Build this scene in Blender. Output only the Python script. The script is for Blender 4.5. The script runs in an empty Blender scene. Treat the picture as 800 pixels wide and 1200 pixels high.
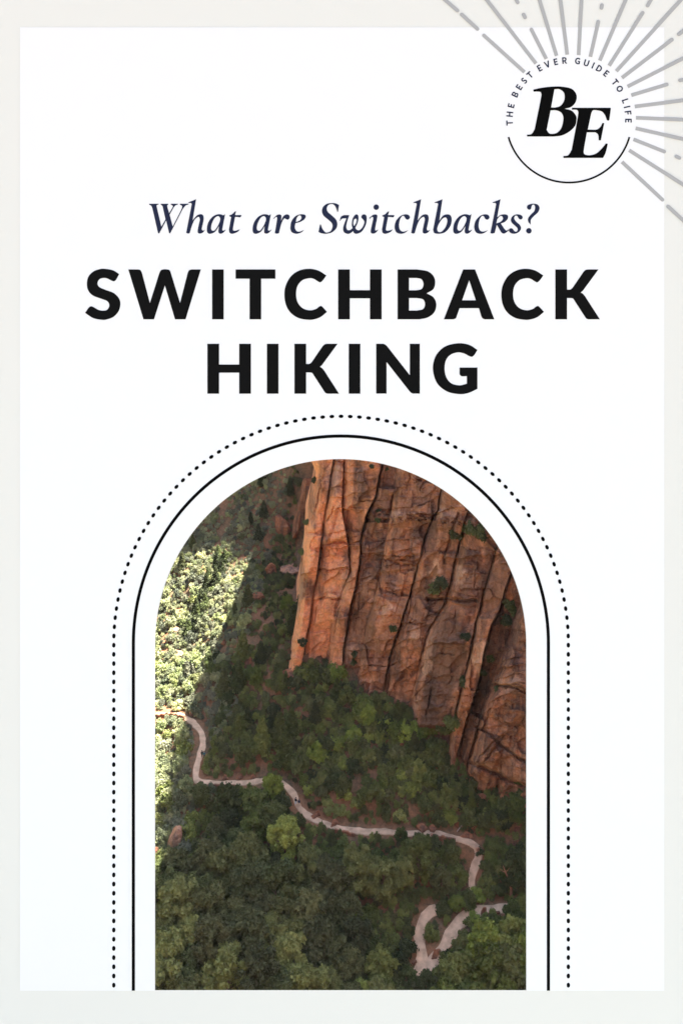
import bpy, bmesh, math, random
import numpy as np
from mathutils import Vector, Matrix

# ------------------------------------------------------------------ camera, sky, sun, exposure
sc = bpy.context.scene
F = 1200.0                     # focal length in pixels of the 800 x 1200 picture; level camera, lens shifted down
cam_d = bpy.data.cameras.new("camera")
cam = bpy.data.objects.new("camera", cam_d)
sc.collection.objects.link(cam)
cam.location = (0, 0, 0)
cam.rotation_euler = (math.radians(90), 0, 0)
cam_d.sensor_fit = 'VERTICAL'
cam_d.sensor_height = 36
cam_d.sensor_width = 24
cam_d.lens = 36.0 * F / 1200
cam_d.shift_y = -0.5
cam_d.clip_start = 0.05
cam_d.clip_end = 20000
sc.camera = cam

SUN = Vector((0.395, 0.10, 0.914)).normalized()
elev = math.asin(SUN.z)
world = bpy.data.worlds.new("World")
sc.world = world
world.use_nodes = True
wn = world.node_tree
sky = wn.nodes.new("ShaderNodeTexSky")
sky.sky_type = 'NISHITA'
sky.sun_disc = False
sky.sun_elevation = elev
sky.sun_rotation = math.atan2(SUN.x, SUN.y)
sky.air_density = 1.0
sky.dust_density = 1.5
sky.ozone_density = 1.0
wn.links.new(sky.outputs[0], wn.nodes["Background"].inputs[0])
wn.nodes["Background"].inputs[1].default_value = 0.052
sd = bpy.data.lights.new("sun", 'SUN')
sd.energy = 5.0
sd.angle = math.radians(0.6)
sd.color = (1.0, 0.94, 0.84)
so = bpy.data.objects.new("sun", sd)
sc.collection.objects.link(so)
so.rotation_euler = SUN.to_track_quat('Z', 'Y').to_euler()
sc.view_settings.view_transform = 'Standard'
sc.view_settings.look = 'None'
sc.view_settings.exposure = 3.0
sc.view_settings.gamma = 1
sc.view_settings.use_curve_mapping = False
sc.cycles.max_bounces = 6
sc.cycles.diffuse_bounces = 4

R = random.Random(11)
rng = np.random.default_rng(5)
COL = sc.collection

# ------------------------------------------------------------------ helpers
def setp(o, label=None, cat=None, group=None, kind=None):
    if label: o["label"] = label
    if cat: o["category"] = cat
    if group: o["group"] = group
    if kind: o["kind"] = kind
    return o

def mesh_obj(name, verts, faces, mat, parent=None, smooth=False):
    me = bpy.data.meshes.new(name)
    me.from_pydata([tuple(v) for v in verts], [], [tuple(f) for f in faces])
    me.validate()
    me.update()
    if smooth:
        me.shade_smooth()
    for m in (mat if isinstance(mat, (list, tuple)) else [mat]):
        me.materials.append(m)
    o = bpy.data.objects.new(name, me)
    COL.objects.link(o)
    if parent: o.parent = parent
    return o

def quads_mesh(name, co, quads, mat, smooth=False):
    """fast mesh from arrays: co (n,3), quads (m,4)"""
    me = bpy.data.meshes.new(name)
    n, m = len(co), len(quads)
    me.vertices.add(n)
    me.vertices.foreach_set("co", np.ascontiguousarray(co, dtype=np.float32).ravel())
    me.loops.add(m * 4)
    me.loops.foreach_set("vertex_index", np.ascontiguousarray(quads, dtype=np.int32).ravel())
    me.polygons.add(m)
    me.polygons.foreach_set("loop_start", np.arange(0, m * 4, 4, dtype=np.int32))
    me.polygons.foreach_set("use_smooth", np.full(m, smooth))
    me.update(calc_edges=True)
    me.materials.append(mat)
    return me

def grid_quads(nr, nc):
    i = np.arange(nr - 1)[:, None] * nc + np.arange(nc - 1)[None, :]
    return np.stack([i, i + 1, i + 1 + nc, i + nc], -1).reshape(-1, 4)

def empty(name, loc, rz=0.0):
    e = bpy.data.objects.new(name, None)
    e.empty_display_size = 0.3
    COL.objects.link(e)
    e.location = loc
    e.rotation_euler = (0, 0, rz)
    return e

def _h(ix, iy, seed):
    n = (ix.astype(np.int64) * 374761393 + iy.astype(np.int64) * 668265263 + seed * 1442695041) & 0xffffffff
    n = ((n ^ (n >> 13)) * 1274126177) & 0xffffffff
    n = (n ^ (n >> 16)) & 0xffffffff
    return n / 4294967295.0

def vnoise(x, y, seed=0):
    x = np.asarray(x, float); y = np.asarray(y, float)
    ix, iy = np.floor(x), np.floor(y)
    fx, fy = x - ix, y - iy
    fx = fx * fx * (3 - 2 * fx); fy = fy * fy * (3 - 2 * fy)
    a = _h(ix, iy, seed); b = _h(ix + 1, iy, seed); c = _h(ix, iy + 1, seed); d = _h(ix + 1, iy + 1, seed)
    return (a * (1 - fx) + b * fx) * (1 - fy) + (c * (1 - fx) + d * fx) * fy

def fbm(x, y, octv=4, seed=0, gain=0.5):
    s = 0; a = 1; t = 0
    for k in range(octv):
        s = s + a * (vnoise(x * 2 ** k + 17.3 * k, y * 2 ** k - 9.1 * k, seed + k) - 0.5)
        t += a; a *= gain
    return s / t * 2

# ------------------------------------------------------------------ materials
def new_mat(name):
    m = bpy.data.materials.new(name)
    m.use_nodes = True
    nt = m.node_tree
    return m, nt, nt.nodes["Principled BSDF"]

def plain(name, col, rough=0.7, spec=0.2, var=0.0, scale=4.0, bump=0.0):
    m, nt, b = new_mat(name)
    b.inputs["Roughness"].default_value = rough
    b.inputs["Specular IOR Level"].default_value = spec
    b.inputs["Base Color"].default_value = (*col, 1)
    if var or bump:
        tc = nt.nodes.new("ShaderNodeTexCoord")
        nz = nt.nodes.new("ShaderNodeTexNoise")
        nz.inputs["Scale"].default_value = scale
        nz.inputs["Detail"].default_value = 6
        nt.links.new(tc.outputs["Object"], nz.inputs["Vector"])
        if var:
            rp = nt.nodes.new("ShaderNodeValToRGB")
            rp.color_ramp.elements[0].position = 0.3
            rp.color_ramp.elements[1].position = 0.7
            rp.color_ramp.elements[0].color = (*[c * (1 - var) for c in col], 1)
            rp.color_ramp.elements[1].color = (*[min(1, c * (1 + var)) for c in col], 1)
            nt.links.new(nz.outputs["Fac"], rp.inputs["Fac"])
            nt.links.new(rp.outputs["Color"], b.inputs["Base Color"])
        if bump:
            bp = nt.nodes.new("ShaderNodeBump")
            bp.inputs["Strength"].default_value = bump
            bp.inputs["Distance"].default_value = 0.1
            nt.links.new(nz.outputs["Fac"], bp.inputs["Height"])
            nt.links.new(bp.outputs["Normal"], b.inputs["Normal"])
    return m

def mixc(nt, fac, a, b, blend='MIX'):
    n = nt.nodes.new("ShaderNodeMix")
    n.data_type = 'RGBA'
    n.blend_type = blend
    for s, v in ((0, fac), (6, a), (7, b)):
        if isinstance(v, bpy.types.NodeSocket): nt.links.new(v, n.inputs[s])
        elif s == 0: n.inputs[0].default_value = v
        else: n.inputs[s].default_value = (*v, 1)
    return n.outputs[2]

def ramp(nt, src, stops):
    r = nt.nodes.new("ShaderNodeValToRGB")
    el = r.color_ramp.elements
    while len(el) < len(stops): el.new(0.5)
    for e, (p, c) in zip(el, stops):
        e.position = p
        e.color = (c, c, c, 1) if isinstance(c, (int, float)) else (*c, 1)
    nt.links.new(src, r.inputs["Fac"])
    return r.outputs["Color"]

def noise(nt, vec, scale, detail=6, rough=0.55, dist=0.0):
    n = nt.nodes.new("ShaderNodeTexNoise")
    n.inputs["Scale"].default_value = scale
    n.inputs["Detail"].default_value = detail
    n.inputs["Roughness"].default_value = rough
    n.inputs["Distortion"].default_value = dist
    nt.links.new(vec, n.inputs["Vector"])
    return n.outputs["Fac"]

def mapping(nt, vec, scale=(1, 1, 1), rot=(0, 0, 0)):
    n = nt.nodes.new("ShaderNodeMapping")
    n.inputs["Scale"].default_value = scale
    n.inputs["Rotation"].default_value = rot
    nt.links.new(vec, n.inputs["Vector"])
    return n.outputs["Vector"]

def rock_material(name, tint=(1, 1, 1), use_attr=False):
    m, nt, b = new_mat(name)
    tc = nt.nodes.new("ShaderNodeTexCoord").outputs["Object"]
    big = noise(nt, tc, 0.05, 4)
    med = noise(nt, tc, 0.35, 8, 0.65)
    strata = noise(nt, mapping(nt, tc, (0.05, 0.05, 1.1), (0.05, 0.08, 0)), 1.0, 6, 0.6, 0.6)
    streak = noise(nt, mapping(nt, tc, (0.55, 0.55, 0.045), (0, 0.20, 0)), 1.0, 6, 0.6, 0.3)
    fine = noise(nt, tc, 2.6, 8, 0.7)
    c = mixc(nt, ramp(nt, big, [(0.35, 0.0), (0.65, 1.0)]), (0.54, 0.215, 0.105), (0.46, 0.205, 0.112))
    c = mixc(nt, ramp(nt, med, [(0.42, 0.0), (0.70, 0.8)]), c, (0.54, 0.32, 0.21))
    c = mixc(nt, ramp(nt, strata, [(0.45, 0.0), (0.62, 0.65)]), c, (0.22, 0.115, 0.075))
    c = mixc(nt, ramp(nt, streak, [(0.46, 0.0), (0.60, 0.85)]), c, (0.15, 0.085, 0.065))
    c = mixc(nt, ramp(nt, fine, [(0.55, 0.0), (0.75, 0.5)]), c, (0.60, 0.38, 0.26))
    c = mixc(nt, ramp(nt, fine, [(0.25, 0.5), (0.42, 0.0)]), c, (0.12, 0.055, 0.04))
    if use_attr:
        at = nt.nodes.new("ShaderNodeAttribute")
        at.attribute_name = "varnish_shade"
        c = mixc(nt, at.outputs["Fac"], c, (0.145, 0.085, 0.062))
        at2 = nt.nodes.new("ShaderNodeAttribute")
        at2.attribute_name = "bounce_orange"
        c = mixc(nt, at2.outputs["Fac"], c, (0.92, 0.42, 0.21))
        at3 = nt.nodes.new("ShaderNodeAttribute")
        at3.attribute_name = "pale"
        pf = nt.nodes.new("ShaderNodeMath"); pf.operation = 'MULTIPLY'
        nt.links.new(at3.outputs["Fac"], pf.inputs[0]); nt.links.new(ramp(nt, med, [(0.3, 0.2), (0.6, 1.0)]), pf.inputs[1])
        c = mixc(nt, pf.outputs[0], c, (0.66, 0.42, 0.29))
        c = mixc(nt, ramp(nt, noise(nt, tc, 1.1, 9, 0.75, 0.4), [(0.32, 0.4), (0.44, 0.0)]), c, (0.13, 0.07, 0.05))
    gr = noise(nt, tc, 0.95, 10, 0.85)
    c = mixc(nt, 1.0, c, ramp(nt, gr, [(0.30, 0.55), (0.50, 1.0), (0.70, 1.5)]), 'MULTIPLY')
    c = mixc(nt, 1.0, c, tint, 'MULTIPLY')
    nt.links.new(c, b.inputs["Base Color"])
    b.inputs["Roughness"].default_value = 0.9
    b.inputs["Specular IOR Level"].default_value = 0.1
    bp = nt.nodes.new("ShaderNodeBump")
    bp.inputs["Strength"].default_value = 0.9
    bp.inputs["Distance"].default_value = 0.5
    s = nt.nodes.new("ShaderNodeMath"); s.operation = 'ADD'
    nt.links.new(strata, s.inputs[0]); nt.links.new(fine, s.inputs[1])
    nt.links.new(s.outputs[0], bp.inputs["Height"])
    nt.links.new(bp.outputs["Normal"], b.inputs["Normal"])
    return m

M_cliff = rock_material("sandstone_cliff", use_attr=True)
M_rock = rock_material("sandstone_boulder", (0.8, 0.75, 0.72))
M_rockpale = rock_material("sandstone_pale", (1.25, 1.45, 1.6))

def soil_material():
    m, nt, b = new_mat("red_soil")
    tc = nt.nodes.new("ShaderNodeTexCoord").outputs["Object"]
    a = noise(nt, tc, 0.12, 6, 0.6)
    f = noise(nt, tc, 1.3, 8, 0.7)
    c = mixc(nt, ramp(nt, a, [(0.40, 0.0), (0.60, 1.0)]), (0.12, 0.092, 0.055), (0.24, 0.12, 0.065))
    c = mixc(nt, ramp(nt, f, [(0.45, 0.0), (0.7, 0.8)]), c, (0.33, 0.165, 0.09))
    c = mixc(nt, ramp(nt, f, [(0.3, 0.7), (0.45, 0.0)]), c, (0.06, 0.045, 0.03))
    nt.links.new(c, b.inputs["Base Color"])
    b.inputs["Roughness"].default_value = 0.95
    b.inputs["Specular IOR Level"].default_value = 0.05
    bp = nt.nodes.new("ShaderNodeBump")
    bp.inputs["Strength"].default_value = 0.8
    bp.inputs["Distance"].default_value = 0.3
    nt.links.new(f, bp.inputs["Height"])
    nt.links.new(bp.outputs["Normal"], b.inputs["Normal"])
    return m
M_soil = soil_material()

def leaf_material(name, c1, c2):
    m, nt, b = new_mat(name)
    g = nt.nodes.new("ShaderNodeNewGeometry")
    oi = nt.nodes.new("ShaderNodeObjectInfo")
    f = noise(nt, g.outputs["Position"], 0.55, 5, 0.7)
    c = mixc(nt, ramp(nt, f, [(0.35, 0.0), (0.65, 1.0)]), c1, c2)
    rnd = ramp(nt, oi.outputs["Random"], [(0.0, (0.50, 0.55, 0.55)), (0.35, (0.88, 0.88, 0.82)), (0.7, (1.12, 1.18, 0.88)), (1.0, (1.7, 1.7, 1.25))])
    c = mixc(nt, 1.0, c, rnd, 'MULTIPLY')
    c = mixc(nt, 1.0, c, oi.outputs["Color"], 'MULTIPLY')
    nt.links.new(c, b.inputs["Base Color"])
    b.inputs["Roughness"].default_value = 0.7
    b.inputs["Specular IOR Level"].default_value = 0.12
    tr = nt.nodes.new("ShaderNodeBsdfTranslucent")
    nt.links.new(c, tr.inputs["Color"])
    mx = nt.nodes.new("ShaderNodeMixShader")
    mx.inputs[0].default_value = 0.16
    nt.links.new(b.outputs[0], mx.inputs[1])
    nt.links.new(tr.outputs[0], mx.inputs[2])
    nt.links.new(mx.outputs[0], nt.nodes["Material Output"].inputs["Surface"])
    return m
M_olive = leaf_material("olive_leaves", (0.085, 0.095, 0.055), (0.160, 0.165, 0.090))
M_green = leaf_material("green_leaves", (0.075, 0.092, 0.045), (0.145, 0.158, 0.075))
M_dark = leaf_material("conifer_needles", (0.065, 0.075, 0.045), (0.11, 0.12, 0.06))
M_bark = plain("bark", (0.17, 0.125, 0.09), 0.9, 0.05, 0.3, 3.0)
M_dead = plain("dead_wood", (0.33, 0.18, 0.12), 0.9, 0.05, 0.25, 2.0)
M_path = plain("trail_surface", (0.58, 0.40, 0.265), 0.9, 0.1, 0.28, 0.7, 0.6)

# ------------------------------------------------------------------ terrain
def P(u, v, y):
    return Vector(((u - 400) / F * y, y, -v / F * y))

ctrl = [  # pixel column, pixel row, distance in metres
 (400,1160,188),(200,1160,188),(600,1160,186),(300,1080,198),(182,1080,202),(400,1100,197),(400,1040,205.5),
 (500,1135,190.5),(500,1075,199),(550,1035,205.5),(560,990,210),(520,977,212),(450,975,213),(400,968,215),
 (365,955,218),(349,940,221),(345,925,223.5),(325,915,226),(270,918,227),(228,917,228),(237,885,235),
 (240,870,239),(235,855,243),(228,845,247),(182,842,250),(300,1000,212),(182,1000,216),(200,950,225),
 (182,900,238),(535,1095,195),(590,1065,199),(620,1000,206),(640,1100,193),
 (345,795,246),(385,772,248),(420,812,240),(450,822,236),(490,850,231),(520,882,225),(545,930,218),
 (575,945,215),(600,925,213),(650,930,206),(720,940,198),(450,900,224),(400,880,229),(300,850,238),
 (300,760,256),(285,712,270),(330,640,297),(345,600,303),(350,540,308),(250,640,300),(270,580,316),
 (200,700,288),(182,760,273),(240,780,261),(200,800,262),(300,480,332),(180,520,335),(400,450,330),
 (90,700,305),(20,850,265),(40,1000,222),(60,1160,190),(760,1100,186),(800,1000,195),(400,1260,175),
 (100,1260,175),(700,1260,175),(420,640,290),(500,640,280),(600,640,280),(20,560,340),
]
cp = np.array([tuple(P(*c)) for c in ctrl])
def _k(r2):
    return 0.5 * r2 * np.log(r2 + 1e-9)
d2 = ((cp[:, None, :2] - cp[None, :, :2]) ** 2).sum(-1)
n = len(cp)
A = np.zeros((n + 3, n + 3))
A[:n, :n] = _k(d2) + np.eye(n) * 6.0
A[:n, n] = 1; A[:n, n + 1:] = cp[:, :2]
A[n, :n] = 1; A[n + 1:, :n] = cp[:, :2].T
wts = np.linalg.solve(A, np.concatenate([cp[:, 2], np.zeros(3)]))
def rbf(x, y):
    x = np.asarray(x, float); y = np.asarray(y, float)
    out = wts[n] + wts[n + 1] * x + wts[n + 2] * y
    for i in range(n):
        out = out + wts[i] * _k((x - cp[i, 0]) ** 2 + (y - cp[i, 1]) ** 2)
    return out
def sm(a, b, t):
    t = np.clip((t - a) / (b - a), 0, 1)
    return t * t * (3 - 2 * t)
def base_z(x, y):
    x = np.asarray(x, float); y = np.asarray(y, float)
    near = np.interp(y, [-3000, -40, 0.5, 6, 20, 60, 100, 130, 170], [60, -4, -6, -14, -50, -115, -160, -182, -186])
    w = sm(150, 172, y) * (1 - sm(345, 380, y)) * sm(-110, -80, x) * (1 - sm(75, 95, x))
    back = -130 + np.clip(y - 340, 0, 700) * 0.35
    far = near + (back - near) * sm(250, 400, y)
    far = far + np.clip(-120 - x, 0, 300) * 0.8 * sm(60, 150, y)
    return far * (1 - w) + rbf(np.clip(x, -120, 105), np.clip(y, 150, 385)) * w

def hit(u, v, fn, y0=150, y1=420):
    lo = None
    ys = np.linspace(y0, y1, 1200)
    zt = fn((u - 400) / F * ys, ys)
    g = -v / F * ys - zt
    k = np.argmax(g <= 0)
    if g[k] > 0: return None
    y = ys[k]
    return Vector(((u - 400) / F * y, y, -v / F * y))

trails = {
 'upper': [(182,838),(205,836),(222,843),(231,850),(238,862),(238,875),(234,886),(231,897),(228,908),(229,917),(240,918),(270,918),(300,916),(322,914),(336,919),(346,930),(348,944),(356,954),(372,962),(395,970),(425,975),(450,974),(480,977),(505,976),(530,981),(550,986),(563,991),(563,1000),(556,1012),(552,1024),(550,1038),(556,1050)],
 'lower': [(512,1064),(500,1070),(492,1084),(489,1098),(491,1112),(497,1126),(500,1134),(492,1140),(484,1140)],
 'spur':  [(500,1134),(507,1126),(514,1117),(520,1108),(528,1096),(536,1084),(543,1074),(560,1067),(578,1064),(594,1065),(612,1069),(632,1077)],
}
def resample(pts, step):
    out = [pts[0]]
    for a, b in zip(pts[:-1], pts[1:]):
        L = (b - a).length
        k = max(1, int(L / step))
        for i in range(1, k + 1): out.append(a.lerp(b, i / k))
    return out
trail_pts = {}
for nm, px in trails.items():
    pts = [hit(u, v, base_z) for u, v in px]
    pts = resample(pts, 0.8)
    for _ in range(5):
        pts = [pts[0]] + [(pts[i - 1] + pts[i] * 2 + pts[i + 1]) / 4 for i in range(1, len(pts) - 1)] + [pts[-1]]
    trail_pts[nm] = pts
allt = np.array([tuple(p) for pts in trail_pts.values() for p in pts])

def full_z(x, y):
    z = base_z(x, y)
    x = np.asarray(x, float); y = np.asarray(y, float)
    nz = fbm((x * 0.8 + y * 0.6) / 8, (y * 0.8 - x * 0.6) / 26, 3, 41) * 2.8 * sm(150, 180, y) + fbm(x / 14, y / 14, 4, 3) * 1.5 * sm(-5, 40, np.abs(y)) + fbm(x / 3, y / 3, 3, 8) * 0.35
    b0 = z; z = z + nz
    sh = x.shape
    xf, yf, zf = x.ravel().copy(), y.ravel().copy(), z.ravel().copy()
    bf_, nf_ = b0.ravel(), nz.ravel()
    near = (xf > allt[:, 0].min() - 15) & (xf < allt[:, 0].max() + 15) & (yf > allt[:, 1].min() - 15) & (yf < allt[:, 1].max() + 15)
    idx = np.nonzero(near)[0]
    for s in range(0, len(idx), 4000):
        ii = idx[s:s + 4000]
        dd = (xf[ii, None] - allt[None, :, 0]) ** 2 + (yf[ii, None] - allt[None, :, 1]) ** 2
        j = dd.argmin(1)
        d = np.sqrt(dd[np.arange(len(ii)), j])
        w = 1 - sm(1.6, 4.6, d)
        zf[ii] = bf_[ii] + nf_[ii] * (0.15 + 0.85 * sm(2, 14, d))
        cut = allt[j, 2] - 0.12
        zf[ii] = zf[ii] * (1 - w) + cut * w
    return zf.reshape(sh)

def axis(fine0, fine1, step, lo, hi):
    a = [fine0]; s = step
    while a[-1] > lo:
        s *= 1.25; a.append(a[-1] - s)
    b = [fine1]; s = step
    while b[-1] < hi:
        s *= 1.25; b.append(b[-1] + s)
    return np.array(a[::-1][:-1] + list(np.arange(fine0, fine1, step)) + b)
xs = axis(-90, 80, 0.9, -1200, 1200)
ys = axis(165, 350, 0.9, -1100, 1200)
X, Y = np.meshgrid(xs, ys)
Z = full_z(X, Y)
tm = quads_mesh("ground", np.stack([X, Y, Z], -1).reshape(-1, 3), grid_quads(len(ys), len(xs)), M_soil, True)
ground = bpy.data.objects.new("ground", tm)
COL.objects.link(ground)
setp(ground, "red soil and rubble of the steep canyon slope", kind="structure")

def ground_at(x, y):
    return float(full_z(np.array([x]), np.array([y]))[0])

def ribbon(name, pts, w, lift, mat, thick=0.25):
    V, Fc = [], []
    for i, p in enumerate(pts):
        a = pts[max(0, i - 1)]; b = pts[min(len(pts) - 1, i + 1)]
        t = Vector((b.x - a.x, b.y - a.y, 0)).normalized()
        nrm = Vector((-t.y, t.x, 0))
        ww = w * (0.85 + 0.3 * R.random()) / 2
        wl = ww * (1 + 0.28 * math.sin(i * 0.9) * math.sin(i * 0.37 + 1)); wr = ww * (1 + 0.28 * math.sin(i * 0.71 + 2) * math.sin(i * 0.29))
        for s, dz in ((-wl - 0.1, -thick), (-wl, lift), (0, lift + 0.03), (wr, lift), (wr + 0.1, -thick)):
            q = p + nrm * s
            V.append((q.x, q.y, p.z + dz))
        if i:
            k = 5 * i
            for j in range(4): Fc.append((k - 5 + j, k - 4 + j, k + 1 + j, k + j))
    return mesh_obj(name, V, Fc, mat)
for nm, w in (('upper', 1.4), ('lower', 2.0), ('spur', 2.4)):
    o = ribbon("hiking_trail", trail_pts[nm], w, 0.05, M_path)
    setp(o, {'upper': "long pinkish trail crossing the slope below the cliff",
             'lower': "short curved stretch of pinkish trail at the lower switchback",
             'spur': "lowest stretch of trail half hidden by trees at the bottom right"}[nm], kind="structure")

# ------------------------------------------------------------------ cliff
J = {
 'J0': [(360,520),(365,541),(370,553),(368,575),(363,595),(358,627),(353,655),(351,690),(348,720),(344,745),(340,765),(334,785),(331,805)],
 'L': [(389,545),(383,585),(378,620),(371,672),(365,704),(361,734),(355,768),(351,800)],
 'M': [(402,545),(400,600),(408,640),(409,670),(397,704),(388,739),(382,775),(379,800)],
 'A': [(449,530),(446,545),(439,582),(428,605),(421,635),(422,650),(416,689),(410,711),(403,752),(400,785),(398,810)],
 'B': [(467,530),(460,580),(455,615),(449,650),(443,675),(437,707),(429,734),(421,780),(418,810)],
 'C': [(527,530),(516,573),(512,596),(502,616),(495,636),(485,677),(476,708),(466,740),(455,770),(448,812),(445,840)],
 'G': [(568,540),(545,605),(533,650),(526,685),(520,707),(503,735),(497,750),(490,782),(482,816),(481,850)],
 'D': [(612,550),(584,630),(571,677),(565,698),(556,735),(547,780),(536,820),(526,866),(522,890)],
 'E': [(640,560),(612,635),(600,662),(595,679),(584,715),(575,732),(567,760),(560,799),(553,822),(545,847),(536,880),(532,900)],
 'F': [(665,570),(612,700),(605,717),(592,754),(580,786),(569,816),(562,835),(555,868),(547,892),(547,930),(548,960)],
 'Q': [(750,560),(720,640),(690,760),(670,860),(660,960)],
}
order = ['J0', 'L', 'M', 'A', 'B', 'C', 'G', 'D', 'E', 'F', 'Q']
def ju(name, v):
    pts = J[name]
    vv = np.array([p[1] for p in pts], float); uu = np.array([p[0] for p in pts], float)
    r = np.interp(v, vv, uu)
    s0 = (uu[1] - uu[0]) / (vv[1] - vv[0]); s0 = min(-0.10, s0) if name != 'J0' else 0.0
    r = np.where(v < vv[0], uu[0] + (v - vv[0]) * s0 * 0.8, r)
    return np.where(v > vv[-1], uu[-1] + (v - vv[-1]) * -0.1, r)
pl = [P(*c) for c in ((345,795,246),(385,772,246),(420,812,240),(450,822,236),(490,850,231),(520,882,226),(545,930,220),(575,945,217),(600,925,214),(650,930,207),(720,940,199),(860,960,188))]
pu = np.array([400 + F * p.x / p.y for p in pl]); pyy = np.array([p.y for p in pl])
def smooth_y(u):
    return sum(np.interp(u + k, pu, pyy) for k in (-24, -12, 0, 12, 24)) / 5
vs = np.concatenate([np.arange(60, 520, 7.0), np.arange(520, 1010, 0.75)])
nu1, nu2 = 560, 60
S = np.concatenate([np.linspace(0, 1, nu1, endpoint=False), 1 + np.linspace(0, 1, nu2)])
VV = np.repeat(vs[:, None], len(S), 1)
left = ju('J0', VV)
SS = np.repeat(S[None, :], len(vs), 0)
UU = np.where(SS < 1, left + (640 - left) * np.minimum(SS, 1), 640 + (SS - 1) * 220)
base = smooth_y(UU)
# height above the local foot for the batter (leans back as it rises)
hgt = np.clip((900 - VV) / F * base, -20, 200)
D = np.where(hgt > 0, hgt * 0.10, 0)
jpos = [ju(k, VV + fbm(VV / 26, VV * 0 + i * 7.7, 3, 90 + i) * 0) + fbm(VV / 13, VV * 0 + i * 5.3, 3, 60 + i) * 1.1 * (i > 0) for i, k in enumerate(order)]
# per column: protrusion (m, towards camera), facet width px, facet depth m, right-hand recession m, crack depth m
colp = {'J0': (1.2, 9, 4.0, 1.0, 0.6), 'L': (0.4, 7, 2.2, 1.2, 1.0), 'M': (2.0, 9, 2.8, 0.6, 0.5), 'A': (-1.6, 5, 0.8, 0.8, 3.4),
        'B': (1.4, 9, 3.4, 1.2, 0.7), 'C': (0.2, 9, 3.0, 1.6, 2.6), 'G': (2.6, 11, 4.4, 1.4, 0.6), 'D': (0.5, 5, 2.2, 0.4, 2.2),
        'E': (-4.6, 4, 0.3, -1.5, 2.4), 'F': (2.4, 12, 5.5, 1.6, 0.8), 'Q': (3.0, 10, 4.0, 2.0, 2.0)}
def blk(i, seed, period, amp):
    """blocky steps down a column (ledges)"""
    t = VV / period + fbm(UU / 30, VV / 60, 2, seed + 40) * 0.7 + seed * 1.37
    k = np.floor(t); f = t - k
    a = _h(k, k * 0 + i, seed); b = _h(k + 1, k * 0 + i, seed)
    w = sm(0.90, 1.0, f)
    return (a * (1 - w) + b * w - 0.5) * 2 * amp
varn_shade = np.zeros_like(D); bounce_orange = np.zeros_like(D)
for i, k in enumerate(order):
    a = jpos[i]
    b = jpos[i + 1] if i + 1 < len(order) else a + 160
    b = np.maximum(b, a + 1)
    p_, fw, fd, rr, cd = colp[k]
    if k == 'D':       # short pillar: recessed above its top
        p_ = np.where(VV > 724, 1.6, -0.6) + 0 * VV
        fd = np.where(VV > 724, 2.6, 1.0)
    if k == 'E':
        p_ = p_ * (1 - 0.65 * sm(790, 870, VV))
    if k == 'A':
        p_ = p_ + np.where(VV < 612, -2.0, 0)
    if k == 'G':
        p_ = p_ - 3.2 * (1 - sm(690, 752, VV)) - 3.0 * sm(850, 856, VV)
    if k == 'M':
        p_ = p_ - 2.6 * (1 - sm(640, 700, VV))
    if k == 'B':
        p_ = p_ - 1.0 * (1 - sm(700, 730, VV))
    inside = (UU >= a) & (UU < b)
    t = (UU - a)
    wid = np.minimum(fw, (b - a) * 0.45)
    tt = np.clip(t / wid, 0, 1)
    fac = fd * (1 - tt ** 1.3)                               # far at the left crack, coming forward
    rec = rr * np.clip((t - wid) / np.maximum(b - a - wid, 1), 0, 1) ** 2
    crack = 1.6 * cd * (np.exp(-(t / 1.7) ** 2))
    steps = blk(i, 200 + i, 46 + 9 * (i % 3), 0.9) + blk(i, 300 + i, 17 + 3 * (i % 4), 0.35)
    # vertical flutes inside the column
    tu = (t / np.maximum(b - a, 1)) * (3 + i % 3) + fbm(VV / 40, UU / 200, 2, 400 + i) * 0.5
    kf = np.floor(tu)
    fl = (_h(kf, kf * 0 + i, 500) - 0.5) * 0.55
    D = D + np.where(inside, -p_ + (0.8 if k in ('J0', 'L', 'M', 'G', 'F') else 0.5) * fac + rec + crack + steps + fl, 0)
    # desert varnish: real stain, plus front shade and left-face light put in the colour
    vz = {'A': 0.8, 'B': 0.5, 'C': 0.5, 'G': 0.92, 'D': 0.75, 'E': 0.6, 'F': 0.25, 'Q': 0.4}.get(k, 0.05)
    vz = vz * np.ones_like(D)
    if k == 'D': vz = np.where(VV > 724, 0.1, 0.7)
    if k == 'M': vz = np.where((VV > 565) & (VV < 690), 0.5, 0.05)
    nz = sm(-0.25, 0.35, fbm(UU / 16, VV / 42, 4, 600 + i) + 0.15)
    varn_shade = np.where(inside, vz * nz * sm(0.7, 1.3, t / wid), varn_shade)
    fz = {'J0': 0.95, 'L': 0.85, 'M': 0.6, 'A': 0.1, 'B': 0.2, 'C': 0.12, 'G': 0.1, 'D': 0.1, 'E': 0.0, 'F': 0.0, 'Q': 0.0}[k]  # bounce light on the left columns is put into their orange
    bounce_orange = np.where(inside, fz * sm(-0.35, 0.3, fbm(UU / 14, VV / 30, 4, 700 + i) + 0.1), bounce_orange)
patches = [(494,620,17,17,.9),(432,585,12,42,.85),(403,640,7,40,.75),(457,668,10,16,.6),(521,780,22,66,.95),(433,740,7,34,.8),(418,575,8,26,.5),
 (548,690,16,24,.6),(577,690,10,34,.7),(465,765,9,26,.4),(383,735,9,20,.5),(508,590,8,22,.6),(474,575,22,14,.55),(352,735,8,22,.6),(460,790,14,10,.45),(545,655,9,14,.6),(600,735,10,40,.5),(566,800,9,60,.8)]
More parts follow.
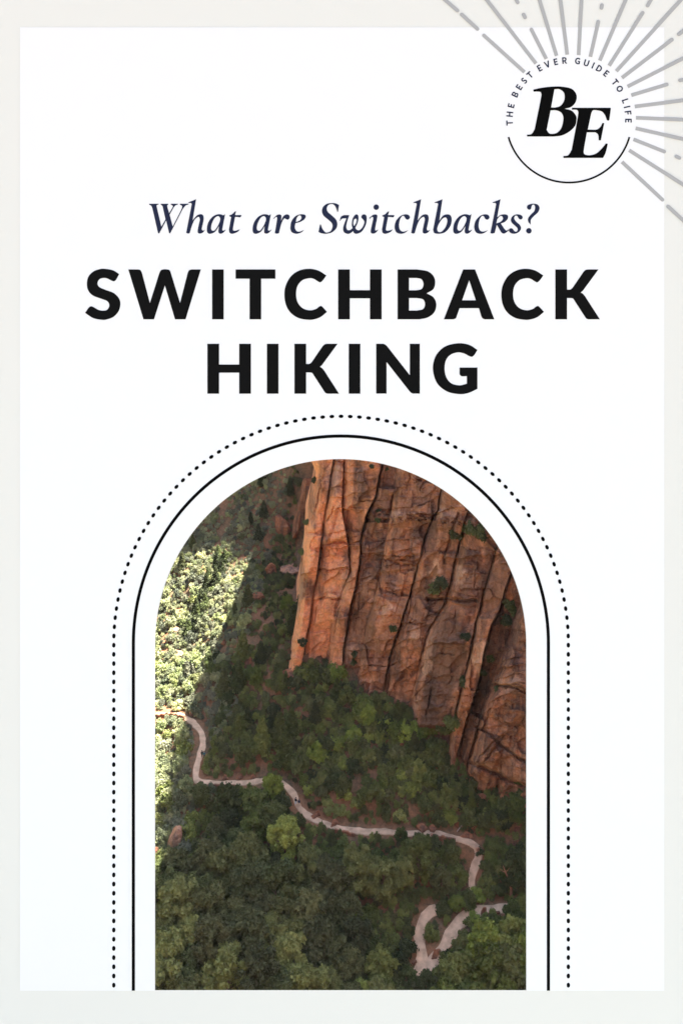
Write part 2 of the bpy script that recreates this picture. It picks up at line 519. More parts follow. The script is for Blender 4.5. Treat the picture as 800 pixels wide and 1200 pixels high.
for (pu_, pv_, ru, rv, st) in patches:
    q_ = np.sqrt(((UU - pu_ + (VV - pv_) * 0.2 + fbm(UU / 9, VV / 9, 3, int(pu_)) * 6) / ru) ** 2 + ((VV - pv_ + fbm(UU / 7, VV / 12, 3, int(pv_)) * 9) / rv) ** 2)
    varn_shade = np.maximum(varn_shade, st * (1 - sm(0.75, 1.15, q_)))
pale = [(452,712,12,7,.8),(511,672,7,16,.9),(540,672,12,10,.8),(391,560,12,22,.7),(350,700,5,40,.6),(489,742,8,10,.7),(560,770,8,26,.8),(597,800,16,14,.6),(486,835,5,18,.6),
 (470,603,26,5,.8),(530,600,22,8,.7),(407,760,8,24,.7),(575,900,20,8,.4),(396,690,14,30,.5),(427,690,5,20,.5),(500,770,7,34,.6),(430,800,9,10,.5)]
palem = np.zeros_like(D)
for (pu_, pv_, ru, rv, st) in pale:
    q_ = np.sqrt(((UU - pu_ + (VV - pv_) * 0.2 + fbm(UU / 7, VV / 7, 3, int(pu_) + 9) * 6) / ru) ** 2 + ((VV - pv_ + fbm(UU / 6, VV / 9, 3, int(pv_) + 9) * 8) / rv) ** 2)
    palem = np.maximum(palem, st * (1 - sm(0.5, 1.15, q_)))
varn_shade = varn_shade * (1 - palem)
# rubble band and alcoves seen across the top
band = np.exp(-((VV - (604 + (UU - 440) * 0.08)) / 5.5) ** 2) * ((UU > 436) & (UU < 560))
D = D - band * (1.2 + 2 * fbm(UU / 4, VV / 3, 3, 31))
def line(u0, v0, u1, v1, wdt, dep, jit=2.0, seed=1):
    global D
    dx, dy = u1 - u0, v1 - v0
    L = math.hypot(dx, dy)
    t = ((UU - u0) * dx + (VV - v0) * dy) / L
    s = ((UU - u0) * -dy + (VV - v0) * dx) / L + fbm(t / 9, t * 0 + seed, 3, seed) * jit
    m = sm(-2, 2, t) * (1 - sm(L - 2, L + 2, t))
    D = D + dep * np.exp(-(s / wdt) ** 2) * m
line(557, 851, 625, 900, 1.3, 1.6, 2, 3)
line(549, 893, 596, 914, 2.2, 2.4, 2, 4)
line(596, 914, 640, 930, 2.0, 1.5, 2, 5)
line(590, 862, 566, 895, 1.0, 1.1, 1, 6)
line(580, 868, 560, 889, 0.9, 0.9, 1, 7)
line(583, 912, 582, 945, 1.5, 1.8, 1.5, 8)
line(560, 864, 552, 872, 0.9, 0.9, 1, 9)
line(579, 800, 620, 812, 1.4, 1.4, 3, 10)
line(374, 640, 425, 634, 1.2, 1.0, 3, 11)
line(372, 700, 402, 702, 1.0, 0.8, 2, 12)
line(378, 562, 370, 600, 1.1, 1.2, 2, 13)
line(392, 595, 378, 620, 1.0, 1.0, 2, 14)
line(470, 655, 490, 650, 1.5, 1.4, 3, 15)
line(440, 655, 480, 662, 1.0, 0.9, 3, 16)
line(500, 700, 560, 704, 1.6, 1.4, 3, 17)
line(560, 620, 583, 648, 1.2, -1.2, 3, 18)
line(536, 600, 520, 660, 1.6, 1.6, 3, 19)
line(524, 560, 555, 590, 1.5, 1.5, 4, 20)
line(484, 540, 476, 575, 0.9, 0.8, 3, 21)
line(508, 545, 492, 575, 0.9, 0.8, 3, 22)
for q in range(20):    # short random fractures and ledges
    u0 = R.uniform(370, 620); v0 = R.uniform(540, 900)
    if R.random() < 0.55:
        L = R.uniform(8, 26); line(u0, v0, u0 + L, v0 + R.uniform(-3, 6), R.uniform(0.6, 1.1), R.uniform(0.3, 0.9) * R.choice((1, 1, -1)), 3, 100 + q)
    else:
        L = R.uniform(12, 40); line(u0, v0, u0 - L * R.uniform(0.12, 0.32), v0 + L, R.uniform(0.5, 0.9), R.uniform(0.4, 1.2), 2, 100 + q)
shx = UU + (VV - 700) * 0.2
def ledge(u0, u1, v0, dep, fall, slope=0.0, seed=1):
    global D
    vl = v0 + (UU - u0) * slope + fbm(UU / 7, UU * 0 + seed, 3, seed) * 3
    m = sm(u0 - 3, u0 + 2, UU + (VV - v0) * 0.2) * (1 - sm(u1 - 2, u1 + 3, UU + (VV - v0) * 0.2))
    t = VV - vl
    D = D + m * np.where(t > 0, dep * np.exp(-t / fall), -0.6 * dep * np.exp(t / 7.0))
for a_ in ((478,512,603,2.0,22,-.02),(424,478,646,1.3,12,.12),(455,492,655,1.2,10,.05),(470,500,662,1.0,8,.0),(500,560,700,1.8,18,.03),(503,545,753,1.2,14,-.02),
           (372,420,640,1.4,14,.02),(366,412,665,1.0,10,.0),(440,475,612,.9,10,.0),(500,530,792,.9,10,.04),(425,450,706,1.3,16,.05),(520,585,655,1.4,14,-.1),
           (575,625,800,1.5,12,.14),(395,425,596,1.2,14,.1),(360,400,702,.9,8,.0),(540,575,690,1.0,12,.0),(482,520,560,1.0,12,.1),(425,450,800,1.0,10,.0),
           (405,470,628,.7,6,.08),(452,500,690,.8,8,.02),(560,610,835,.9,8,.35),(585,625,735,1.1,12,.1),(490,535,815,.8,8,.02),(470,505,730,.7,9,.05)):
    ledge(*a_, seed=int(a_[0]))
D = D + fbm(shx / 20, VV / 60, 3, 12, 0.5) * 1.3
def facets(px, py, amp, tilt, seed, wx, wy):
    """angular broken blocks: every cell is a tilted plane of its own"""
    gx = px + fbm(px * 1.3, py * 1.3, 2, seed + 5) * wx; gy = py + fbm(px * 1.3 + 9, py * 1.3, 2, seed + 6) * wy
    ix, iy = np.floor(gx), np.floor(gy)
    best = np.full(gx.shape, 1e9); out = np.zeros(gx.shape); sec = np.full(gx.shape, 1e9)
    for dx in (-1, 0, 1):
        for dy in (-1, 0, 1):
            cx_, cy_ = ix + dx, iy + dy
            qx = cx_ + 0.15 + 0.7 * _h(cx_, cy_, seed); qy = cy_ + 0.15 + 0.7 * _h(cx_, cy_, seed + 1)
            d_ = np.maximum(np.abs(gx - qx) * 1.15, np.abs(gy - qy)) + 0.25 * (np.abs(gx - qx) + np.abs(gy - qy))
            val = (_h(cx_, cy_, seed + 2) - 0.5) * 2 * amp + ((_h(cx_, cy_, seed + 3) - 0.5) * (gx - qx) + (_h(cx_, cy_, seed + 4) - 0.5) * (gy - qy)) * 2 * tilt
            m_ = d_ < best
            sec = np.where(m_, best, np.minimum(sec, d_)); out = np.where(m_, val, out); best = np.where(m_, d_, best)
    return out, sec - best
fa, ea = facets(shx / 22, VV / 26, 1.15, 1.0, 810, .25, .2)
fb, eb = facets(shx / 8, VV / 10, 0.30, 0.35, 830, .3, .3)
fc, ec = facets(shx / 4.2, VV / 3.4, 0.13, 0.12, 850, .4, .4)
rough = 0.35 + 0.65 * sm(-0.2, 0.25, fbm(UU / 25, VV / 30, 3, 861))
D = D + fa + (fb + fc) * rough
bed = VV / 12 + fbm(UU / 40, VV / 50, 3, 870) * 1.2 + (UU - 450) * 0.012
bf = bed - np.floor(bed)
D = D - 0.9 * bf * sm(-0.1, 0.2, fbm(UU / 22, VV / 16, 3, 872))
D = D + fbm(shx / 30, VV / 4.5, 4, 13, 0.6) * 0.25
Yc = base + D
XYZ = np.stack([(UU - 400) / F * Yc, Yc, -VV / F * Yc], -1)
# the return of the cliff round its left end, and its flat top, close the rock mass behind the face
ZT = lambda x, y: -178 + 2.32 * np.clip(x + 37.5 + 6 * fbm(y / 8, x / 50, 3, 55) - 11 * sm(270, 298, y) - 6 * sm(232, 238, y) * (1 - sm(244, 256, y)) + 3 * (1 - sm(224, 232, y)) + 50 * sm(331, 348, y + 9 * fbm(x / 9, y / 30, 2, 3)), 22, 400)  # crest height shaped so that its shadow edge falls on the left slope
ret = []
for kx, (bx, by) in enumerate(((14, 110), (5, 60), (1.5, 26), (0.4, 8), (0.1, 2.5))):
    e = XYZ[:, 0, :].copy()
    e[:, 1] += by
    e[:, 0] = (e[:, 0] / (e[:, 1] - by)) * e[:, 1] + bx + fbm(e[:, 2] / 6, e[:, 2] * 0 + kx, 3, 44) * 1.0 * (by > 5)
    ret.append(e[:, None, :])
FULL = np.concatenate(ret + [XYZ], 1)
# crest: rows above the shadow-shaping crest are laid back on to the plateau
nr, nc = FULL.shape[:2]
zt = ZT(FULL[:, :, 0], FULL[:, :, 1]) + fbm(FULL[:, :, 0] / 9, FULL[:, :, 1] / 9, 3, 71) * 3
over = FULL[:, :, 2] > zt
exc = np.where(over, FULL[:, :, 2] - zt, 0)
FULL[:, :, 1] += exc * 2.2
FULL[:, :, 2] = np.where(over, ZT(FULL[:, :, 0], FULL[:, :, 1]) + fbm(FULL[:, :, 0] / 9, FULL[:, :, 1] / 9, 3, 71) * 3, FULL[:, :, 2])
cm = quads_mesh("cliff", FULL.reshape(-1, 3), grid_quads(nr, nc)[:, ::-1], M_cliff, False)
for nm_, arr in (("varnish_shade", varn_shade), ("bounce_orange", bounce_orange), ("pale", palem)):
    at = cm.attributes.new(nm_, 'FLOAT', 'POINT')
    full = np.concatenate([np.repeat(arr[:, :1], 5, 1), arr], 1)
    at.data.foreach_set("value", full.astype(np.float32).ravel())
cliff = bpy.data.objects.new("cliff", cm)
COL.objects.link(cliff)
setp(cliff, "tall orange sandstone cliff split into leaning columns by dark cracks", kind="structure")
# high ridge that rises behind the face (added out of view, shaped to cast the shadow edge)
rx = np.arange(22, 330, 3.0); ry = np.arange(150, 470, 3.0)
RX, RY = np.meshgrid(rx, ry)
front = np.interp(RX, [22, 36, 60, 110], [262, 245, 225, 205])
RZ = np.where(RY > front, ZT(RX, RY), -190) + fbm(RX / 16, RY / 16, 4, 5) * 5
RZ[RX > 300] = -190
rm = quads_mesh("shadow_ridge", np.stack([RX, RY, np.minimum(RZ, 210)], -1).reshape(-1, 3), grid_quads(len(ry), len(rx)), M_rock, False)
ro = bpy.data.objects.new("shadow_ridge", rm)
COL.objects.link(ro)
setp(ro, "unseen sandstone ridge added behind the cliff to cast shadow", kind="structure")

# ------------------------------------------------------------------ foliage prototypes
def lobes_mesh(name, lobes, leaf, n, mat, up=0.0, shell=0.5):
    r_ = rng
    L = np.array(lobes, float)
    w = (L[:, 3] ** 2); w /= w.sum()
    idx = r_.choice(len(L), n, p=w)
    d = r_.normal(size=(n, 3)); d[:, 2] += up
    d /= np.linalg.norm(d, axis=1)[:, None]
    rad = (1 - shell * r_.random(n) ** 1.5) * (1 + 0.15 * r_.normal(size=n))
    rad = np.where(r_.random(n) < 0.22, rad * (1 + 0.55 * r_.random(n)), rad)
    c = L[idx, :3] + d * (L[idx, 3] * rad)[:, None] * np.stack([np.ones(n), np.ones(n), L[idx, 4]], 1)
    nrm = d * 0.7 + r_.normal(size=(n, 3)) * 0.75
    nrm[:, 2] += 0.1
    nrm /= np.linalg.norm(nrm, axis=1)[:, None]
    t = np.cross(nrm, r_.normal(size=(n, 3))); t /= np.linalg.norm(t, axis=1)[:, None]
    b = np.cross(nrm, t)
    s = leaf * (0.55 + 0.9 * r_.random(n))[:, None]
    a_ = 0.55 + 0.4 * r_.random((n, 1))
    q = np.stack([c - t * s, c - b * s * a_ + nrm * s * 0.25, c + t * s, c + b * s * a_ + nrm * s * 0.25], 1)
    q[:, :, 2] = np.maximum(q[:, :, 2], 0.02)
    return quads_mesh(name, q.reshape(-1, 3), np.arange(n * 4).reshape(-1, 4), mat)

def bush_lobes(r, rad, hgt, k):
    out = []
    for i in range(k):
        a = r.uniform(0, 6.283); q = rad * math.sqrt(r.random()) * 0.72
        lr = rad * r.uniform(0.18, 0.40)
        top = hgt * (1 - 0.55 * (q / rad) ** 2)
        out.append((q * math.cos(a), q * math.sin(a), max(lr * 0.5, top * r.uniform(0.35, 0.95) - lr * 0.5), lr, r.uniform(0.75, 1.0)))
    return out

def tree_lobes(r, rad, z0, z1, k):
    out = []
    for i in range(k):
        a = r.uniform(0, 6.283); t = r.random()
        h = z0 + (z1 - z0) * t
        env = rad * math.sqrt(max(0.05, 1 - (2 * t - 0.85) ** 2 / 1.5)) if t > 0.2 else rad * 0.75
        q = env * r.uniform(0.25, 0.9)
        lr = rad * r.uniform(0.12, 0.24)
        out.append((q * math.cos(a), q * math.sin(a), h, lr, r.uniform(0.6, 0.9)))
    return out

def conifer_lobes(r, rad, h, k):
    out = []
    for i in range(k):
        t = (i + 0.5) / k
        z = h * (0.12 + 0.86 * t)
        q = rad * (1 - t) ** 0.8 * r.uniform(0.35, 0.8) + 0.05
        a = i * 2.4 + r.uniform(-0.5, 0.5)
        lr = rad * (0.16 + 0.34 * (1 - t))
        out.append((q * math.cos(a), q * math.sin(a), z, lr, r.uniform(0.5, 0.8)))
    return out

def tube(pts, rads, seg=6):
    V, Fc = [], []
    for i, (p, rr) in enumerate(zip(pts, rads)):
        a = pts[max(0, i - 1)]; b = pts[min(len(pts) - 1, i + 1)]
        t = (b - a).normalized()
        s = t.orthogonal().normalized(); c = t.cross(s)
        for j in range(seg):
            w = 2 * math.pi * j / seg
            V.append(p + (s * math.cos(w) + c * math.sin(w)) * rr)
        if i:
            for j in range(seg):
                Fc.append(((i - 1) * seg + j, (i - 1) * seg + (j + 1) % seg, i * seg + (j + 1) % seg, i * seg + j))
    Fc.append(tuple(range(seg))[::-1]); Fc.append(tuple(range((len(pts) - 1) * seg, len(pts) * seg)))
    return V, Fc

def trunk_mesh(name, h, r0, lobes, r, mat, limbs=6):
    V, Fc = [], []
    def add(v, f):
        o = len(V); V.extend(v); Fc.extend([tuple(i + o for i in q) for q in f])
    lean = Vector((r.uniform(-0.08, 0.08), r.uniform(-0.08, 0.08), 1))
    pts = [Vector((0, 0, -0.5))] + [lean * (h * t) + Vector((r.uniform(-1, 1), r.uniform(-1, 1), 0)) * 0.03 * h * (t > 0.1) for t in (0.0, 0.2, 0.4, 0.6, 0.8)]
    add(*tube(pts, [r0 * 1.3, r0, r0 * 0.8, r0 * 0.62, r0 * 0.45, r0 * 0.2]))
    for i in range(limbs):
        lb = r.choice(lobes)
        s = pts[r.choice((2, 3, 4))]
        e = Vector(lb[:3])
        mid = s.lerp(e, 0.5) + Vector((0, 0, -0.05 * h))
        add(*tube([s, mid, e], [r0 * 0.4, r0 * 0.25, r0 * 0.08], 5))
    me = bpy.data.meshes.new(name)
    me.from_pydata([tuple(v) for v in V], [], Fc); me.update()
    me.materials.append(mat)
    return me

protos = {}
def make_proto(kind, i):
    r = random.Random(hash((len(kind), i)) % 1000 + i * 17 + len(protos))
    if kind == 'oak':        # broad crown, unit radius ~1 scaled later (built at 4.5 m radius)
        lb = tree_lobes(r, 4.2, 2.6, 8.6, 60)
        cr = lobes_mesh("crown", lb, 0.27, 8500, M_olive, 0.35, 0.6)
        tk = trunk_mesh("trunk", 7.5, 0.26, lb, r, M_bark, 9)
        return cr, tk, 4.5
    if kind == 'leafy':      # bright broadleaf tree
        lb = tree_lobes(r, 4.0, 2.2, 7.6, 44)
        cr = lobes_mesh("crown", lb, 0.36, 4600, M_green, 0.4)
        tk = trunk_mesh("trunk", 7.0, 0.22, lb, r, M_bark, 8)
        return cr, tk, 4.3
    if kind == 'shrub':      # tall shrub of the thicket
        lb = bush_lobes(r, 2.2, 3.4, 20)
        cr = lobes_mesh("crown", lb, 0.24, 1700, M_green, 0.4)
        tk = trunk_mesh("trunk", 2.6, 0.10, lb, r, M_bark, 6)
        return cr, tk, 2.3
    if kind == 'scrub':      # greyish scrub oak
        lb = bush_lobes(r, 2.0, 2.6, 17)
        cr = lobes_mesh("crown", lb, 0.22, 1300, M_olive, 0.4)
        tk = trunk_mesh("trunk", 2.0, 0.09, lb, r, M_bark, 5)
        return cr, tk, 2.1
    if kind == 'pine':
        lb = conifer_lobes(r, 2.3, 8.5, 34)
        cr = lobes_mesh("crown", lb, 0.24, 3000, M_dark, 0.1)
        tk = trunk_mesh("trunk", 8.8, 0.17, lb, r, M_bark, 6)
        return cr, tk, 2.3
for kind, cnt in (('oak', 4), ('leafy', 3), ('shrub', 5), ('scrub', 5), ('pine', 4)):
    protos[kind] = [make_proto(kind, i) for i in range(cnt)]

# pixels of the trail, to keep plants from hiding the stretches the photograph shows
tpx = np.array([(400 + F * p[0] / p[1], -F * p[2] / p[1], p[1]) for p in allt])
def hides_trail(x, y, z, rad, h):
    u = 400 + F * x / y; v0 = -F * z / y; v1 = -F * (z + h) / y
    ru = rad * F / y * 0.8
    m = (np.abs(tpx[:, 0] - u) < ru) & (tpx[:, 1] > v1 - 1.5) & (tpx[:, 1] < v0 + 2) & (tpx[:, 2] > y - rad)
    return bool(m.any())
def trail_dist(x, y):
    return float(np.sqrt(((allt[:, 0] - x) ** 2 + (allt[:, 1] - y) ** 2).min()))
CRN = {'oak': 'oak_tree', 'leafy': 'broadleaf_tree', 'shrub': 'tall_shrub', 'scrub': 'scrub_oak', 'pine': 'pine_tree'}
HT = {'oak': 8.9, 'leafy': 8.3, 'shrub': 3.6, 'scrub': 2.9, 'pine': 8.6}
tree_objs = []
TONES = (("pale", (1.5, 1.5, 1.2)), ("olive", (1.0, 1.02, 0.88)), ("dark", (0.68, 0.76, 0.68)), ("bright green", (1.35, 1.48, 0.9)), ("sun-tinted", (2.0, 1.95, 2.4)))  # last tone carries sunlight in its leaf colour
NOUN = {'oak': 'spreading oak', 'leafy': 'leafy broad tree', 'shrub': 'bushy shrub', 'scrub': 'low scrub oak', 'pine': 'pointed conifer'}
from collections import defaultdict
placed = []
def cliff_front(x):      # plan line of the cliff foot
    return float(np.interp(x, [p.x for p in pl], [p.y for p in pl]))
def put_tree(kind, x, y, scale, tone, where, cat, sz=1.0, force=False, sink=0.15, part=""):
    cr, tk, rad = R.choice(protos[kind])
    z = ground_at(x, y) - sink
    rr = rad * scale
    if not force:
        if trail_dist(x, y) < 1.4 + rr * 0.45: return False
        if hides_trail(x, y, z, rr, HT[kind] * scale * sz): return False
        if x > -14 and y > cliff_front(x) - rr * 0.1: return False
    e = empty(CRN[kind], (x, y, z), R.uniform(0, 6.283))
    e.scale = (scale, scale, scale * sz)
    c = bpy.data.objects.new("crown", cr); COL.objects.link(c); c.parent = e
    t = bpy.data.objects.new("trunk", tk); COL.objects.link(t); t.parent = e
    g = 0.93 + 0.14 * R.random()
    tn = TONES[tone][1]
    c.color = (tn[0] * g, tn[1] * g, tn[2] * g, 1)
    big = "tall" if HT[kind] * scale * sz > 6.5 else ("mid-sized" if HT[kind] * scale * sz > 3.4 else "small")
    setp(e, f"{big} {TONES[tone][0]} {NOUN[kind]} {where}{part}", cat, f"{NOUN[kind]}s {where}")
    placed.append((x, y, rr))
    tree_objs.append((kind, c))
    return True

def zone(rect, kinds, count, smin, smax, tones, where, mind, cat='tree'):
    got = tries = 0
    while got < count and tries < count * 14:
        tries += 1
        u = R.uniform(rect[0], rect[1]); v = R.uniform(rect[2], rect[3])
        p = hit(u, v, base_z)
        if p is None: continue
        kind = R.choice(kinds)
        s = R.uniform(smin, smax)
        rr = protos[kind][0][2] * s
        if any((p.x - a) ** 2 + (p.y - b) ** 2 < ((rr + c) * mind) ** 2 for a, b, c in placed): continue
        vlo, vhi = max(rect[2], 545), min(rect[3], 1165); ulo, uhi = max(rect[0], 182), min(rect[1], 616)
        col_ = ("far left", "left", "middle", "right", "far right")[min(4, max(0, int(5 * (u - ulo) / (uhi - ulo))))]
        row_ = ("top", "upper", "lower", "bottom")[min(3, max(0, int(4 * (v - vlo) / (vhi - vlo))))]
        if put_tree(kind, p.x, p.y, s, R.choice(tones), where, 'shrub' if kind in ('shrub', 'scrub') else 'tree', part=f", {row_} {col_}"):
            got += 1
    return got
# trees one can point at
def spot(kind, u, v, s, tone, where, sz=1.0):
    p = hit(u, v, base_z)
    put_tree(kind, p.x, p.y, s, tone, where, 'shrub' if kind in ('shrub', 'scrub') else 'tree', sz, True)
spot('leafy', 318, 944, 0.64, 3, "covering the trail left of the two hikers", 1.15)
spot('leafy', 470, 994, 0.38, 3, "hiding a bit of the main trail's right half", 1.0)
spot('pine', 345, 745, 0.95, 2, "at the left foot of the cliff, darkest of the conifers there")
spot('pine', 352, 725, 0.80, 2, "leaning on the left foot of the cliff behind the darkest conifer")
spot('leafy', 336, 712, 0.55, 3, "between the conifers left of the cliff", 0.9)
spot('leafy', 300, 800, 0.55, 3, "alone on the slope left of the cliff", 0.9)
spot('leafy', 432, 846, 0.55, 3, "under the middle cliff column", 0.9)
spot('pine', 466, 842, 0.55, 1, "right at the foot of the long cliff crack")
spot('leafy', 284, 895, 0.6, 1, "above the main trail bend on the left", 1.0)
spot('leafy', 610, 968, 0.75, 3, "under the right end of the cliff", 0.9)
spot('leafy', 590, 975, 0.55, 2, "at the rubble patch below the right cliff", 1.0)
spot('pine', 518, 1066, 0.42, 1, "beside the upper end of the lower switchback")
for k_, u_, v_, s_, t_, w_ in (('shrub',556,1081,.62,3,"in the gap of the lowest trail"),('shrub',549,1084,.5,1,"left of the gap of the lowest trail"),
    ('leafy',612,1086,.55,3,"at the right end of the lowest trail"),('shrub',559,1054,.75,3,"where the long trail dips behind the thicket"),
    ('shrub',548,1060,.8,1,"left of the dip of the long trail"),('leafy',534,1068,.42,3,"between the long trail and the lower switchback"),
    ('shrub',521,1071,.8,1,"at the upper end of the lower switchback"),('shrub',478,1152,.8,2,"just below the last turn of the switchback"),
    ('leafy',500,1166,.5,2,"under the last turn of the switchback"),('shrub',530,1122,.5,3,"beside the lowest trail near its hairpin"),
    ('leafy',545,1128,.62,0,"in front of the lowest trail"),('leafy',572,1116,.65,3,"in front of the gap of the lowest trail"),
    ('leafy',601,1090,.62,3,"covering the right end of the lowest trail"),('shrub',562,1000,.4,2,"at the sharp right end of the long trail")):
    p_ = hit(u_, v_, base_z); put_tree(k_, p_.x, p_.y, s_, t_, w_, 'shrub' if k_ == 'shrub' else 'tree', 1.0, True)
foot = [(334,806),(345,800),(357,792),(368,786),(380,788),(392,794),(404,806),(416,822),(428,828),(440,836),(452,846),(464,856),(476,866),(486,878),(498,884),(510,890),(520,898),(530,906),(538,918),(545,936),(553,948),(564,956),(574,958),(586,955),(596,948),(606,940),(614,934)]
for i_, (u_, v_) in enumerate(foot):
    for q_ in range(2):
        p_ = hit(u_ + R.uniform(-5, 5), v_ + R.uniform(-4, 7), base_z)
        k_ = R.choice(('shrub', 'scrub', 'scrub', 'shrub', 'pine'))
        put_tree(k_, p_.x, p_.y - 0.8, R.uniform(.7, 1.25) * (0.6 if k_ == 'pine' else 1), R.choice((1, 1, 2, 3)), "growing against the cliff foot", 'tree' if k_ == 'pine' else 'shrub', 1.0, True,
                 part=(", left end", ", below the left columns", ", below the middle columns", ", below the dark face", ", below the right slab")[min(4, i_ * 5 // len(foot))])
# zones
zone((515, 650, 1110, 1215), ['leafy'], 14, 0.85, 1.15, (3, 0), "in the bottom right corner", 0.42)
zone((170, 420, 1040, 1215), ['oak'], 48, 0.70, 1.15, (0, 1, 1, 2), "in the bottom left thicket", 0.42)
zone((330, 560, 1000, 1200), ['shrub', 'shrub', 'leafy', 'oak'], 44, 0.55, 1.1, (3, 1, 1, 2), "left of the lower switchback", 0.5)
zone((565, 640, 985, 1100), ['shrub', 'leafy'], 18, 0.6, 1.0, (3, 1, 2), "right of the switchbacks", 0.5)
zone((235, 350, 925, 1035), ['leafy', 'shrub', 'oak'], 26, 0.5, 0.85, (3, 1, 2), "just below the trail's left half", 0.5)
zone((350, 550, 840, 965), ['shrub', 'scrub'], 56, 0.6, 1.1, (3, 3, 1, 2, 0), "between main trail and cliff", 0.5)
zone((235, 400, 770, 905), ['scrub', 'shrub', 'pine'], 40, 0.55, 1.0, (1, 2, 2, 0), "on the slope above the trail bend", 0.5)
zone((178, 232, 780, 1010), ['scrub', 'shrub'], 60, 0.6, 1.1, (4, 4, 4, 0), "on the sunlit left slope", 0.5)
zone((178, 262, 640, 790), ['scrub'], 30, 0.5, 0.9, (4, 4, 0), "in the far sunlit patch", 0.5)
for q_ in range(26):  # dark plants added in place of a shadow strip
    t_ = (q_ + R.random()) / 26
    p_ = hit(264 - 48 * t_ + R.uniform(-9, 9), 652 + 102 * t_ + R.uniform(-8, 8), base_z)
    put_tree('pine' if q_ % 2 else 'scrub', p_.x, p_.y, R.uniform(.38, .62) * (1 if q_ % 2 else 1.8), 2, "added as a shadow strip across the far sunlit patch", 'tree' if q_ % 2 else 'shrub', 1.0, True, part=(", upper end", ", middle", ", lower end")[int(t_ * 3)])
zone((200, 365, 540, 730), ['pine', 'scrub'], 36, 0.40, 0.75, (1, 2, 2), "on the far hillside", 0.55)
for k_, (u_, v_, s_) in enumerate([(534,628,.9),(545,618,.7),(557,622,1.1),(566,628,.9),(510,690,.8),(519,686,1.0),(546,745,.6),(598,708,.8),(603,716,.7),(594,727,.7),(544,798,.7),(521,853,1.1),(530,846,1.0),(445,597,.4),(443,608,.4),(436,545,.35),(454,548,.35),(461,735,.5),(459,761,.3),(355,752,.6),(417,765,.5),(415,775,.5),(566,788,.5),(583,805,.4),(575,770,.5),(352,560,.5),(356,610,.5),(353,645,.5)]):
    m_ = np.argmin((UU - u_) ** 2 + (VV - v_) ** 2)
    q_ = XYZ.reshape(-1, 3)[m_]
    cr, tk, rad = protos['scrub'][k_ % 5]
    e_ = empty("cliff_shrub", (q_[0] - 0.2, q_[1] - 0.4, q_[2] - 0.6), R.uniform(0, 6.28)); e_.scale = (s_,) * 3
    for n_, m2_ in (("crown", cr), ("trunk", tk)):
        o_ = bpy.data.objects.new(n_, m2_); COL.objects.link(o_); o_.parent = e_; o_.color = (.72, .8, .68, 1)
    hz_ = "high" if v_ < 640 else ("halfway up" if v_ < 740 else "low")
    sd_ = "left" if u_ < 430 else ("middle" if u_ < 530 else "right")
    setp(e_, f"{'dense' if s_ > .75 else 'tiny'} green shrub rooted {hz_} on the {sd_} part of the cliff", "shrub", "shrubs rooted on the cliff")
print("trees", len(tree_objs))

# ------------------------------------------------------------------ ground cover of scrub (one uncountable mass)
pts, rots, scls, idxs, sun_tinted = [], [], [], [], []
cell = {}
cand = 80000
cx = rng.uniform(-75, 62, cand); cy = rng.uniform(172, 350, cand)
cz = full_z(cx, cy)
cover = fbm(cx / 7, cy / 7, 3, 21) + 0.35 * fbm(cx / 22, cy / 22, 2, 23)
for i in range(cand):
    x, y, z = cx[i], cy[i], cz[i]
    u = 400 + F * x / y; v = -F * z / y
    if not (140 < u < 660 and 500 < v < 1230): continue
    if x > -13 and y > cliff_front(x) + 1.5: continue
    far = v < 730 and u < 380
    if cover[i] < (-0.48 if not far else -0.42): continue
    s = (R.uniform(0.26, 0.60) if R.random() < .8 else R.uniform(.6, 1.1)) * (0.8 if far else 1.0) * (0.9 if y > 240 else 1.0)
    key = (int(x // 2), int(y // 2)); rr_ = 2.1 * s
    if any((x - a_) ** 2 + (y - b_) ** 2 < (0.58 * (rr_ + c_)) ** 2 for kx_ in (-1, 0, 1) for ky_ in (-1, 0, 1) for a_, b_, c_ in cell.get((key[0] + kx_, key[1] + ky_), ())): continue
    dmin = trail_dist(x, y)
    if dmin < 1.5 + 1.5 * s: continue
    if 150 < u < 240 and 950 < v < 985 and R.random() < 0.7: continue
    if hides_trail(x, y, z, 2.1 * s, 2.7 * s):
        s *= 0.45
        if dmin < 1.8 or hides_trail(x, y, z, 2.1 * s, 2.7 * s): continue
    k = R.random()
    greens = 0.75 if v > 960 else (0.7 if (u > 385 and v > 820) else 0.22)
    cell.setdefault(key, []).append((x, y, rr_))
    sun_tinted.append(u + (v - 700) * 0.25 + fbm(np.array([x / 8]), np.array([y / 8]), 2, 2)[0] * 30 < 300)
    pts.append((x, y, z - 0.1)); rots.append((R.uniform(-0.15, 0.15), R.uniform(-0.15, 0.15), R.uniform(0, 6.28)))
    scls.append(s); idxs.append(R.randrange(0, 5) if k > greens else R.randrange(5, 10))
